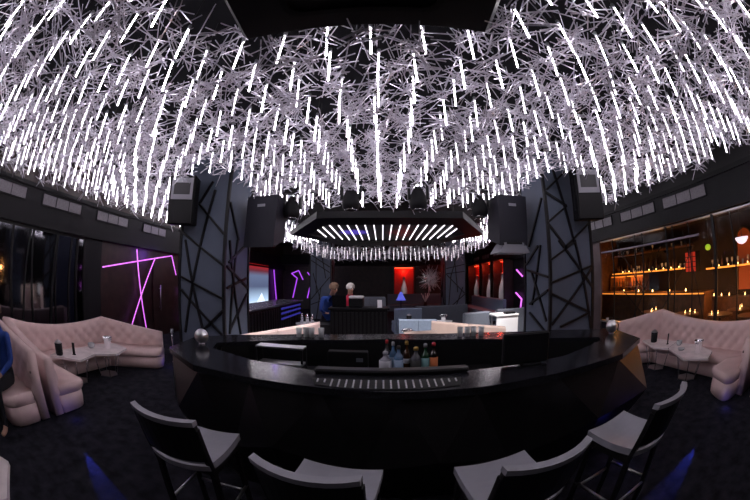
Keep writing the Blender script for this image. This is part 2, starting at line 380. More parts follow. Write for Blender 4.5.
# ------------------------------------------------------------------ columns
W = 1.015
LF = [(-3.77, 2.64, -2.7, 1.99), (-3.0, 3.35, -3.59, 0.75), (-3.6, 2.45, -3.17, 0.87), (-3.66, 1.77, -2.7, 1.42), (-3.66, 1.53, -2.72, 0.77), (-2.7, 1.23, -3.15, 0.84), (-3.07, 3.52, -3.34, 3.11), (-3.34, 3.11, -2.73, 2.54)]
LS = [(4.94, 2.45, 5.42, 0.72), (5.27, 2.5, 4.96, 0.79), (4.88, 1.61, 5.74, 1.8), (4.87, 1.99, 5.79, 1.6), (4.94, 2.06, 5.69, 2.47), (4.97, 0.86, 5.74, 1.48), (4.85, 3.12, 5.31, 2.5)]
RF = [(3.11, 2.42, 3.89, 1.57), (3.16, 3.73, 3.48, 2.35), (3.49, 2.43, 3.89, 0.78), (2.91, 1.68, 3.89, 1.95), (2.93, 0.94, 3.90, 1.91), (2.91, 1.49, 3.84, 1.09), (3.13, 0.89, 3.84, 1.09), (2.9, 2.07, 3.49, 2.39), (2.9, 3.29, 3.37, 3.05), (3.37, 3.05, 2.91, 2.74), (2.91, 2.7, 3.28, 2.28), (2.95, 3.33, 3.44, 3.72), (3.88, 2.74, 3.23, 2.28)]
RS = [(5.1, 2.37, 5.5, 1.26), (4.84, 1.78, 5.7, 1.94), (4.86, 1.55, 5.6, 1.27), (4.9, 1.0, 5.5, 1.88), (5.2, 2.36, 5.75, 2.05), (4.9, .8, 5.6, 1.1), (4.9, 3.2, 5.6, 2.4)]
def column(x0, y0, front, sx, side, label):
    t = thing('column', label, 'column', (x0 + W / 2, y0 + W / 2, 0), 0, 'square columns with black lattice')
    t['kind'] = 'thing'
    h = W / 2; cx, cy = x0 + h, y0 + h
    MB().box(-h, h, -h, h, 0, ZC).build('shaft', M['panel'], t)
    for a in (-1, 1):
        for b_ in (-1, 1):
            MB().box(a * h - .027, a * h + .027, b_ * h - .027, b_ * h + .027, 0, ZC).build('corner_post', M['lattice'], t)
    l = MB()
    for (a, z0, b_, z1) in front:
        p, q = Vector((a - cx, -h - .02, z0)), Vector((b_ - cx, -h - .02, z1)); d = (q - p)
        l.obox((p + q) / 2, d, (0, 1, 0), d.cross(Vector((0, 1, 0))), d.length / 2, .018, .019)
    for (a, z0, b_, z1) in side:
        p, q = Vector((sx * (h + .02), a - cy, z0)), Vector((sx * (h + .02), b_ - cy, z1)); d = (q - p)
        l.obox((p + q) / 2, d, (1, 0, 0), d.cross(Vector((1, 0, 0))), d.length / 2, .018, .019)
    l.build('lattice', M['lattice'], t)
column(-3.715, 4.8, LF, 1, LS, 'blue grey lattice column between the violet neon wall and the bar')
column(2.90, 4.8, RF, -1, RS, 'blue grey lattice column between the bar and the amber lit display')
def rnd_lat(x0, seed):
    r = random.Random(seed); out = []
    for k in range(8):
        z = .4 + k * .34
        out.append((x0 + .05, z + r.uniform(-.5, .7), x0 + W - .05, z + r.uniform(-.5, .8)) if k % 2 else (x0 + r.uniform(.1, .9), z - .5, x0 + r.uniform(.1, .9), z + 1.1))
    return out
column(-3.45, 14.6, rnd_lat(-3.45, 3), 1, [(14.7, .6, 15.5, 1.6), (14.8, 2.6, 15.4, 1.0)], 'far lattice column just behind the people in blue and crimson')
column(2.96, 14.6, rnd_lat(2.96, 8), -1, [(14.7, .6, 15.5, 1.6), (14.8, 2.6, 15.4, 1.0)], 'far lattice column between the red wall niches')

# ------------------------------------------------------------------ octagonal ceiling ring with led strips
OCT = [(-1.5, 6.85), (1.85, 6.85), (3.2, 9.4), (2.78, 10.1), (1.9, 12.15), (-1.6, 12.15), (-2.45, 10.0), (-2.87, 9.35)]
INN = [(-1.45, 7.75), (1.80, 7.75), (2.55, 9.3), (2.2, 10.0), (1.55, 10.85), (-1.25, 10.85), (-1.95, 9.95), (-2.25, 9.25)]
t = thing('ceiling_ring', 'black octagonal ceiling canopy holding rows of white light strips', 'ceiling canopy', (0, 0, 3.2))
b = MB()
n = 8
rings = [[(x, y, 0) for x, y in OCT], [(x, y, .16) for x, y in OCT], [(x, y, .16) for x, y in INN], [(x, y, 0) for x, y in INN], [(x, y, 0) for x, y in OCT]]
b.loft(rings, caps=False); b.build('rim', M['soffit'], t)
MB().prism([(x * .99, y) for x, y in INN], .05, .15).build('inner_panel', mat('dark gloss panel', (.03, .028, .038), .4, spec=.3), t)
def oct_span(x):  # inside y range of INN at x
    ys = []
    for (x0, y0), (x1, y1) in zip(INN, INN[1:] + INN[:1]):
        if (x0 - x) * (x1 - x) < 0: ys.append(y0 + (y1 - y0) * (x - x0) / (x1 - x0))
    return min(ys), max(ys)
for k in range(18):
    x = -1.85 + k * (3.95 / 17); a, c = oct_span(x)
    MB().box(x - .010, x + .010, a + .08, c - .05, .03, .05).build('light_strip', M['strip'], t)
for x, y in ((-1.4, 7.2), (1.7, 7.2), (-1.4, 11.6), (1.7, 11.6)): MB().bar((x, y, .1), (x, y, ZC - 3.2), .015).build('hanger', M['cord'], t)

# ------------------------------------------------------------------ black ceiling housing overhead
t = thing('ceiling_housing', 'black ceiling housing with rounded recess at the top of the picture', 'ceiling housing', (-.11, .55, 3.42))
MB().box(-.88, .88, -1.2, .98, 0, ZC - 3.42, .05).build('body', M['black'], t)
def rr(x0, x1, y0, y1, r, n=5):
    P = []
    for cx, cy, a0 in ((x1 - r, y1 - r, 0), (x0 + r, y1 - r, PI / 2), (x0 + r, y0 + r, PI), (x1 - r, y0 + r, 1.5 * PI)):
        for k in range(n): a = a0 + PI / 2 * k / (n - 1); P.append((cx + r * math.cos(a), cy + r * math.sin(a)))
    return P
o, i_ = rr(-.5, .5, -.7, .78, .12), rr(-.46, .46, -.66, .74, .1)
MB().loft([[(x, y, -.001) for x, y in o], [(x, y, -.03) for x, y in o], [(x, y, -.03) for x, y in i_], [(x, y, -.001) for x, y in i_]], caps=False).build('recess_rim', M['soffit'], t)

# ------------------------------------------------------------------ the canopy of pendant tubes
ZB, TL = 3.35, .33
def tube_mb(b=None, o=(0, 0, 0), mi=0):
    b = b or MB(); b.bar((o[0], o[1], o[2]), (o[0], o[1], o[2] + TL), .0080, 6, mi=mi); return b
def spray_mb(rng, b=None, o=(0, 0, 0), mi=0, nn=32, sides=4, rot=0.):
    b = b or MB(); O = Vector(o)
    for star in range(4):
        c = Vector((rng.uniform(-.17, .17), rng.uniform(-.17, .17), rng.uniform(.02, TL + .04)))
        for k in range(nn // 4):
            th = rng.uniform(0, 2 * PI); z = rng.uniform(-.85, .85); q = math.sqrt(1 - z * z)
            d = Vector((q * math.cos(th), q * math.sin(th), z)); L = rng.uniform(.17, .33)
            c2 = c + Vector((rng.gauss(0, .035), rng.gauss(0, .035), rng.gauss(0, .035))); a = c2 - d * L * rng.uniform(-.05, .55); e = a + d * L
            if e.z > .62: e.z = .62
            b.bar(O + a, O + e, .0053, sides, mi=mi, smooth=False)
    return b
pts = []
def inoct(x, y, poly):
    ins = False
    for (x0, y0), (x1, y1) in zip(poly, poly[1:] + poly[:1]):
        if (y0 > y) != (y1 > y) and x < x0 + (y - y0) * (x1 - x0) / (y1 - y0): ins = not ins
    return ins
OCTG = [(p[0] * 1.06 - .0, 9.4 + (p[1] - 9.4) * 1.05) for p in OCT]
COLS = [(-3.715, 4.8), (2.90, 4.8)]
for i in range(-18, 15):
    for j in range(-9, 31):
        x, y = -.05 + .365 * i, 1.73 + .365 * j
        if x < -6.35 or x > 5.25 or y < -1.6 or y > 12.4: continue
        if -1.15 < x < .93 and y < 1.68: continue
        if y < -.4 and abs(x) < 2.2: continue
        if inoct(x, y, OCTG): continue
        if any(cx - .24 < x < cx + W + .24 and cy - .62 < y < cy + W + .24 for cx, cy in COLS): continue
        pts.append((x + RNG.uniform(-.025, .025), y + RNG.uniform(-.025, .025), ZB + RNG.uniform(-.03, .03)))
# the lower fringe that hangs behind the far edge of the ring
for k in range(44):
    u = k / 43; x = -3.6 + 7.9 * u
    zl = 2.62 if -2.2 < x < 2.9 else 2.62 + .48 * (abs(x - .35) - 2.55) / 1.35
    for j in range(2):
        pts.append((x + RNG.uniform(-.05, .05), 12.65 + j * .42 + RNG.uniform(-.08, .08), zl + RNG.uniform(0, .12) + .22 * j))
CAMP = Vector((0, 0, 1.75)); FW = Vector((-.0243, .994, .1045))
def seen(p):
    d = (Vector(p) - CAMP); L = d.length; d /= L
    rt = Vector((.9997, .0244, 0)); up = rt.cross(FW)
    th = math.acos(max(-1, min(1, d.dot(FW)))); r = 625 * math.sin(th / 2); x, y = d.dot(rt), d.dot(up); q = math.hypot(x, y) or 1
    px, py = 375 + x / q * r, 250 - y / q * r
    return -8 < px < 758 and -12 < py < 500
pts.sort(key=lambda p: (not seen(p), (Vector(p) - CAMP).length))
near, rest = pts[:300], pts[300:]
variants = []
tm = tube_mb().mesh('light_tube', M['tube'])
capm = MB().lathe([(.017, TL), (.017, TL + .05), (.006, TL + .06)], n=8).mesh('tube_cap', M['steel'])
cordm = MB().bar((0, 0, TL + .055), (0, 0, ZC - ZB + .04), .004, 4).mesh('cord', M['cord'])
PL = 'white light tube with thin silver rods in the nearer part of the ceiling'
tms = [tm] + [tube_mb().mesh('light_tube', M[q]) for q in ('tube_soft', 'tube_bright')]
for v in range(10):
    t = thing('pendant_light', PL, 'pendant light', (0, 0, 0), 0, 'pendant light tubes nearest overhead')
    lt_ = None
    for nm, me in (('light_tube', tms[v % 3]), ('tube_cap', capm), ('cord', cordm)):
        o = bpy.data.objects.new(nm, me); COL.objects.link(o); o.parent = lt_ if nm == 'tube_cap' else t
        lt_ = lt_ or o
    spray_mb(random.Random(100 + v)).build('rod_spray', M['rod'], t)
    variants.append(t)
for k, p in enumerate(near):
    rz = RNG.uniform(0, 6.28)
    o = variants[k] if k < 10 else dup(variants[RNG.randrange(10)], p, rz)
    o.location = p; o.rotation_euler = (RNG.gauss(0, .03), RNG.gauss(0, .03), rz)
big = MB(); rr3 = random.Random(77)
for p in rest:
    tube_mb(big, p, (0, 3, 4)[rr3.randrange(3)] if p[1] < 12.45 else 5); spray_mb(rr3, big, p, 1, 18 if p[1] > 6 else 30)
    big.bar((p[0], p[1], p[2] + TL), (p[0], p[1], ZC + .01), .004, 3, mi=2)
o = big.build('pendant_light_canopy', [M['tube'], M['rod'], M['cord'], M['tube_soft'], M['tube_bright'], M['tube_dim']])
tag(o, 'dense glittering mass of the farther light tubes and silver rods over the room', 'pendant lights', None, 'stuff')

# ------------------------------------------------------------------ speakers and moving heads
HT = mat('dark horn throat', (.03, .03, .035), .5)
def speaker(x, y, z, w, h, dpt, yaw, tilt, label):
    t = thing('loudspeaker', label, 'speaker', (x, y, z), yaw)
    R = Matrix.Rotation(tilt, 3, 'X')
    def rot(mb): mb.v = [tuple(R @ Vector(v)) for v in mb.v]; return mb
    rot(MB().box(-w / 2, w / 2, 0, dpt, -h / 2, h / 2, .02)).build('cabinet', M['cabinet'], t)
    zc = h * .22
    hb = MB(); ow, oh, iw, ih = w * .42, h * .22, w * .32, h * .12
    O = [(-ow, -.012, zc - oh), (ow, -.012, zc - oh), (ow, -.012, zc + oh), (-ow, -.012, zc + oh)]
    O0 = [(a, .0, c) for a, _, c in O]
    I = [(-iw, -.012, zc - ih), (iw, -.012, zc - ih), (iw, -.012, zc + ih), (-iw, -.012, zc + ih)]
    D = [(-iw * .4, .06, zc - ih * .3), (iw * .4, .06, zc - ih * .3), (iw * .4, .06, zc + ih * .3), (-iw * .4, .06, zc + ih * .3)]
    hb.loft([O0, O, I], caps=False); hf = rot(hb).build('horn_frame', M['horn'], t)
    rot(MB().loft([[(a, b - .002, c) for a, b, c in I], [(a, -.006, c) for a, b, c in D]], caps=True)).build('horn', HT, hf)
    rot(MB().box(-w * .44, w * .44, -.012, 0, -h * .47, h * -.02)).build('grille', M['black'], t)
    rot(MB().box(-.05, .05, dpt * .9, dpt + .22, -.06, .06).box(-w * .5 - .012, -w * .5, dpt * .3, dpt * .6, -h * .3, h * .3)).build('bracket', M['lattice'], t)
    return t
speaker(-3.42, 4.28, 3.08, .50, .86, .40, math.radians(22), math.radians(6), 'black loudspeaker with grey horn on the column by the violet neon')
speaker(3.58, 4.25, 3.18, .52, .93, .40, math.radians(-20), math.radians(6), 'black loudspeaker with grey horn on the column by the amber display')

def hang_box(x0, x1, y, z0, z1, d, yaw, label, under):
    t = thing('hanging_speaker', label, 'speaker', ((x0 + x1) / 2, y, z0), yaw)
    w = (x1 - x0) / 2
    # tall cabinet whose lower end is cut at a slant
    P = [(-w, 0), (-w * .9, z1 - z0), (w, z1 - z0), (w * .86, 0)]
    MB().loft([[(a, 0, c) for a, c in P], [(a * .9, d, c + (.18 if c == 0 else 0)) for a, c in P]]).build('cabinet', M['greycab'], t)
    MB().loft([[(-w * .7, -.004, .0), (w * .6, -.004, .0), (w * .6, -.004, .05), (-w * .7, -.004, .05)], [(-w * .7, .01, .0), (w * .6, .01, .0), (w * .6, .01, .05), (-w * .7, .01, .05)]]).build('lower_lip', M[under], t)
    for a in (-.6, .6): MB().bar((w * a, d * .4, z1 - z0 - .02), (w * a, d * .4, ZC - z0), .012).build('hanger', M['steel'], t)
    MB().box(-.08, .08, -.012, 0, (z1 - z0) * .78, (z1 - z0) * .78 + .05).build('handle', M['horn'], t)
    return t
hang_box(-2.56, -1.88, 5.25, 2.36, 3.32, .55, math.radians(-6), 'tall dark grey speaker box hung beside the column near the screen', 'greycab')
hsr = hang_box(2.08, 2.74, 5.25, 2.38, 3.32, .55, math.radians(6), 'tall dark grey speaker box hung beside the column near the amber display', 'horn')
MB().loft([[(-.34, 0, -.13), (.34, 0, -.13), (.2, 0, .06), (-.2, 0, .06)], [(-.34, .4, -.13), (.34, .4, -.13), (.2, .4, .06), (-.2, .4, .06)]]).build('lower_wedge', M['horn'], hsr)
MB().box(-.18, .16, -.012, 0, .02, .055).build('slot', M['black'], hsr)

def moving_head(x, y, z, label):
    t = thing('moving_head_light', label, 'stage light', (x, y, z), 0)
    MB().box(-.15, .15, -.12, .12, .50, .62, .02).build('base', M['black'], t)
    MB().box(-.19, -.14, -.06, .06, .16, .54, .015).box(.14, .19, -.06, .06, .16, .54, .015).box(-.19, .19, -.06, .06, .46, .52).build('yoke', M['black'], t)
    MB().lathe([(.07, -.04), (.14, 0), (.165, .09), (.15, .20), (.10, .32), (.05, .41)], n=18).build('head', M['cabinet'], t); hd_ = t.children[-1] if 0 else bpy.context.scene.collection.objects[-1]
    MB().lathe([(.10, -.026), (.11, -.018), (.10, -.01)], n=18).build('lens', M['chrome'], hd_)
    MB().bar((0, 0, .6), (0, 0, ZC - z), .025).build('hanger', M['lattice'], t)
moving_head(-.55, 5.3, 3.03, 'black moving head stage light, second from the neon side, above the ring edge')
moving_head(.63, 5.3, 3.03, 'black moving head stage light, third from the neon side, above the ring edge')
moving_head(-1.72, 5.6, 2.96, 'black moving head stage light close beside the dark speaker near the screen')
moving_head(1.86, 5.6, 2.98, 'black moving head stage light close beside the dark speaker near the amber display')

# ------------------------------------------------------------------ the bar
OUT = [(-2.06, 2.95), (-1.94, 2.29), (-1.40, 1.93), (-.92, 1.87), (-.40, 1.81), (.1, 1.755), (.6, 1.76), (1.25, 1.81), (1.97, 1.90), (2.57, 2.22), (2.80, 2.93), (2.2, 3.45), (1.2, 3.8), (.1, 3.92), (-1.0, 3.75), (-1.75, 3.35)]
IN = [(-1.68, 2.80), (-1.58, 2.55), (-1.03, 2.31), (-.75, 2.25), (-.42, 2.17), (.03, 2.12), (.5, 2.14), (1.0, 2.165), (1.5, 2.20), (2.2, 2.5), (2.30, 2.66), (1.85, 3.0), (1.0, 3.38), (.05, 3.55), (-.9, 3.38), (-1.45, 3.03)]
BAR = thing('bar_counter', 'large faceted black island bar with polished granite top', 'bar', (.3, 2.8, 0))
bx, by = .3, 2.8
L2 = lambda P: [(x - bx, y - by) for x, y in P]
O_, I_ = L2(OUT), L2(IN)
MB().loft([[(x, y, 1.05) for x, y in O_], [(x, y, 1.10) for x, y in O_], [(x, y, 1.10) for x, y in I_], [(x, y, 1.05) for x, y in I_], [(x, y, 1.05) for x, y in O_]], caps=False).build('counter_top', M['granite'], BAR)
# faceted skirt: mid vertices sit between the upper ones, triangulated
def inset(P, k, s): 
    x, y = P[k]; r = math.hypot(x, y); return (x * (1 - s / r), y * (1 - s / r))
vs, fs = [], []
n = len(O_)
for k in range(n): p = inset(O_, k, .035); vs.append((p[0], p[1], 1.05))
for k in range(n):
    a, c = O_[k], O_[(k + 1) % n]; m = ((a[0] + c[0]) / 2, (a[1] + c[1]) / 2); r = math.hypot(*m)
    s = (.10 if k % 2 else -.05); vs.append((m[0] * (1 + s / r), m[1] * (1 + s / r), .62 if k % 2 else .45))
for k in range(n): p = inset(O_, k, .28); vs.append((p[0], p[1], 0.0))
for k in range(n):
    j = (k + 1) % n
    fs += [(k, j, n + k), (j, n + j, n + k), (n + k, n + j, 2 * n + j), (n + k, 2 * n + j, 2 * n + k)]
# the two end facets are pinned to where they show
vs[n + 8] = (2.60 - bx, 2.02 - by, .60); vs[n + 0] = (-2.16 - bx, 2.55 - by, .50); vs[n + 1] = (-1.74 - bx, 2.08 - by, .62); vs[n + 9] = (2.86 - bx, 2.55 - by, .55)
MB().add(vs, fs).build('faceted_skirt', M['facet'], BAR)
MB().loft([[(x, y, 1.06) for x, y in I_], [(x, y, .02) for x, y in I_], [(x * .97, y * .96, .02) for x, y in I_], [(x * .97, y * .96, 1.06) for x, y in I_]], caps=False).build('inner_panel', M['inside'], BAR)
MB().box(-1.05 - bx, 1.2 - bx, 3.02 - by, 3.30 - by, .02, .815).build('back_ledge', M['inside'], BAR)
MB().box(-.48 - bx, .62 - bx, 2.10 - by, 2.20 - by, 1.10, 1.135, .012).build('bar_mat', mat('black rubber', (.006, .006, .007), .5, spec=.3), BAR)
# drip tray with white studs that stand in for reflected light strips
t = thing('drip_tray', 'black drip tray with white studs standing in for glints at the bar front', 'tray', (.03, 1.88, 1.10))
N = 20
vs0 = [(-.50, .105, 0), (-.45, -.035, 0), (-.22, -.085, 0), (.24, -.095, 0), (.45, -.06, 0), (.50, .105, 0)]
MB().loft([vs0, [(x * .99, y * .97, .006) for x, y, _ in vs0]]).build('tray_base', M['inside'], t)
stm = MB().lathe([(.0062, .004), (.006, .012), (.003, .015)], n=8).mesh('glint_stud', M['whitetop'])
for k in range(N):
    u = k / (N - 1)
    nr = 5 if 1 < k < N - 2 else 3
    for j in range(nr):
        v = (j + .5) / 5 if nr == 5 else .55 + j * .15
        xx = (-.44 + .88 * u) * (1 - v) + (-.45 + .90 * u) * v; yy = -.085 + .17 * v + .035 * (xx / .44) ** 2 * (1 - v)
        so = bpy.data.objects.new('glint_stud', stm); COL.objects.link(so); so.parent = t; so.location = (xx, yy, 0)

# chrome balls
for (x, y, lab) in ((-1.77, 2.64, 'polished chrome ball on the bar end nearest the violet neon'), (2.545, 2.70, 'polished chrome ball on the bar end nearest the amber display')):
    t = thing('chrome_ball', lab, 'ball', (x, y, 1.10))
    MB().ball((0, 0, .083), .075, 24, 14).build('ball', mat('satin chrome', (.8, .8, .83), .3, 1), t); MB().lathe([(.035, 0), (.035, .008), (.028, .012)], n=16).build('foot', M['steel'], t)

# bottles in the well
GL = {k: mat('bottle ' + k, c, .08, spec=.6, coat=.3) for k, c in dict(clear=(.22, .22, .27), blue=(.07, .15, .28), amber=(.05, .018, .006), dark=(.02, .014, .012), green=(.008, .045, .02), orange=(.3, .09, .03), smoke=(.06, .06, .075), teal=(.03, .08, .10)).items()}
LB_ = {k: mat('label ' + k, c, .6) for k, c in dict(white=(.40, .40, .45), pale=(.26, .36, .52), red=(.45, .02, .03), orange=(.55, .15, .04), black=(.02, .02, .02), gold=(.45, .28, .06), teal=(.16, .32, .33)).items()}
def bottle(x, y, h, r, body, lab, cap, label, z=.815, neck=.3, lh=(.12, .52)):
    x = .03 + (x - .03) * .9
    t = thing('liquor_bottle', label, 'bottle', (x, y, z), RNG.uniform(0, 6), 'bottles in the bar well')
    hs = h * (1 - neck)
    g_ = MB().lathe([(r * .9, 0), (r, .012), (r, hs * .82), (r * .8, hs * .95), (r * .42, hs * 1.06), (r * .34, h * .9), (r * .36, h * .9 + .002)], n=18).build('glass', GL[body], t)
    MB().lathe([(r + .001, h * lh[0]), (r + .0015, h * lh[0] + .001), (r + .0015, h * lh[1]), (r + .001, h * lh[1])], n=18).build('label', LB_[lab], g_)
    MB().lathe([(r * .44, h * .88), (r * .44, h * .97), (r * .3, h)], n=14).build('cap', LB_[cap], t)
yb = 3.12
bottle(.028, yb - .02, .24, .062, 'clear', 'white', 'white', 'squat clear bottle with frosted white body at the neon end of the well', lh=(.1, .6))
bottle(.045, yb + .10, .34, .036, 'smoke', 'white', 'red', 'tall clear bottle with a red neck behind the squat clear one')
bottle(.115, yb + .03, .33, .038, 'blue', 'pale', 'white', 'slim pale bottle with white cap between frosted and blue bottles')
bottle(.175, yb - .03, .30, .048, 'blue', 'pale', 'black', 'square shouldered light blue bottle in the bar well')
bottle(.27, yb + .04, .335, .042, 'amber', 'white', 'gold', 'tall dark amber bottle with gold cap and white band', lh=(.3, .45))
bottle(.37, yb - .02, .28, .055, 'smoke', 'black', 'gold', 'round shouldered smoky bottle with gold cap')
bottle(.48, yb, .31, .046, 'green', 'teal', 'white', 'green bottle with a pale label in the bar well')
bottle(.575, yb, .32, .046, 'dark', 'orange', 'red', 'dark bottle with an orange label and red neck at the end')

# monitor and service things in the bar
t = thing('till_monitor', 'black till monitor standing on the bar counter with its back turned', 'monitor', (1.13, 2.13, 1.10), math.radians(-6))
MB().box(-.24, .15, -.015, .035, .012, .25, .012).build('screen_housing', M['cabinet'], t)
MB().box(-.08, .08, -.05, .09, 0, .014, .004).build('foot', M['cabinet'], t)
MB().box(.03, .15, .036, .15, .19, .21, .004).build('card_reader', M['steel'], t)
t = thing('bottle_rack', 'steel two tier rack inside the bar at its neon end', 'rack', (-1.02, 2.95, .62))
MB().box(-.24, .26, -.08, .08, .47, .485).build('shelf', M['steel'], t); MB().box(-.2, .26, -.14, .02, .31, .33).build('shelf', M['steel'], t)
lg = [MB().box(a, a + .02, b_, b_ + .02, -.6, .47) for a in (-.24, .24) for b_ in (-.1, .06)]
for q in lg: q.build('leg', M['lattice'], t)
t = thing('till_box', 'flat black box with a small grey badge on the far ledge of the bar', 'box', (-.36, 3.20, .815))
MB().box(-.21, .21, -.05, .06, 0, .215, .008).build('body', M['inside'], t); MB().box(.09, .16, -.058, -.05, .11, .15).build('badge', M['greydark'], t)

def glass_thing(x, y, z, label, kind=0, group=None, s=1.0):
    t = thing('drinking_glass', label, 'glass', (x, y, z), 0, group)
    MB().lathe([(.03 * s, 0), (.036 * s, .11 * s), (.033 * s, .11 * s), (.026 * s, .012)], n=14).build('bowl', M['crystal'], t)
    MB().lathe([(.031 * s, 0), (.031 * s, .008)], n=14).build('foot', M['glass'], t)
for k, (x, y) in enumerate(((-.98, 3.55), (-.90, 3.58), (-.83, 3.57), (-.72, 3.60))): glass_thing(x, y, 1.10, 'clear tumbler in the cluster on the far counter before the pale sofa', 0, 'tumblers by the pale sofa')
for k, (x, y) in enumerate(((.92, 3.60), (1.0, 3.57), (1.08, 3.58), (1.17, 3.55))): glass_thing(x, y, 1.10, 'clear tumbler in the cluster on the far counter before the beige sofa', 0, 'tumblers by the beige sofa')

# ------------------------------------------------------------------ bar stools
def make_stool(label):
    t = thing('bar_stool', label, 'bar stool', (0, 0, 0), 0, 'bar stools along the front of the bar')
    # seat pad, dished: front edge +y
    pad = MB(); G = 8; rows = []
    def sz(u, v): return .742 + .018 * abs(u) ** 2 + .016 * (v ** 2) - .012 * math.exp(-(u * u + v * v) * 3)
    vs, fs = [], []
    for j in range(G + 1):
        for i in range(G + 1):
            u, v = -1 + 2 * i / G, -1 + 2 * j / G; vs.append((u * .215, v * .20, sz(u, v)))
    for j in range(G):
        for i in range(G): a = j * (G + 1) + i; fs.append((a, a + 1, a + G + 2, a + G + 1))
    off = len(vs); edge = [i for i in range(G + 1)] + [(j) * (G + 1) + G for j in range(1, G + 1)] + [G * (G + 1) + i for i in range(G - 1, -1, -1)] + [j * (G + 1) for j in range(G - 1, 0, -1)]
    for e in edge: vs.append((vs[e][0], vs[e][1], vs[e][2] - .045))
    m_ = len(edge)
    for k in range(m_): fs.append((edge[k], off + k, off + (k + 1) % m_, edge[(k + 1) % m_]))
    fs.append(tuple(off + k for k in range(m_)))
    pad.add(vs, fs, 0, False); pad.build('seat', M['seatpad'], t)
    MB().box(-.20, .20, -.185, .185, .66, .705).build('seat_frame', M['stoolwood'], t)
    for sx in (-1, 1):
        MB().bar((sx * .185, .17, .69), (sx * .20, .19, 0), .022, 4, smooth=False).build('leg', M['stoolwood'], t)
        MB().bar((sx * .195, -.185, .72), (sx * .205, -.22, 0), .024, 4, smooth=False).build('leg', M['stoolwood'], t)
        MB().bar((sx * .20, -.19, .66), (sx * .205, -.275, 1.02), .022, 4, smooth=False).build('back_post', M['stoolwood'], t)
    # curved back board, pale top rail
    def board(z0, z1, th, nn=8, ex=0.):
        rings = []
        for k in range(nn + 1):
            u = -1 + 2 * k / nn; x = u * .215; yb_ = -.06 * (1 - u * u)
            y0 = -.20 - (z0 - .70) * .24 + yb_; y1 = -.20 - (z1 - .70) * .24 + yb_
            rings.append([(x, y0 - th, z0), (x, y0 + th, z0), (x, y1 + th, z1), (x, y1 - th, z1)])
        return MB().loft(rings)
    board(.80, 1.045, .014).build('backrest', M['stoolwood'], t)
    board(1.045, 1.075, .022).build('top_rail', M['seatpad'], t)
    board(.725, .765, .012).build('lower_rail', M['seatpad'], t)
    fr = MB().bar((-.19, .185, .28), (.19, .185, .28), .012, 8); fr.build('footrest', M['steel'], t)
    MB().bar((-.20, .18, .34), (-.205, -.21, .34), .012, 6).bar((.20, .18, .34), (.205, -.21, .34), .012, 6).bar((-.2, -.21, .30), (.2, -.21, .30), .012, 6).build('stretcher', M['steel'], t)
    return t
s0 = make_stool('black bar stool with pale seat, the nearest to the violet neon')
s0.location = (-1.09, 1.41, 0); s0.rotation_euler = (0, 0, math.radians(2))
dup(s0, (-.235, 1.22, 0), math.radians(-9), 'black bar stool with pale seat, second from the neon side')
dup(s0, (.61, 1.20, 0), math.radians(7), 'black bar stool with pale seat, third from the neon side')
dup(s0, (1.535, 1.285, 0), math.radians(11), 'black bar stool with pale seat, the nearest to the amber display')

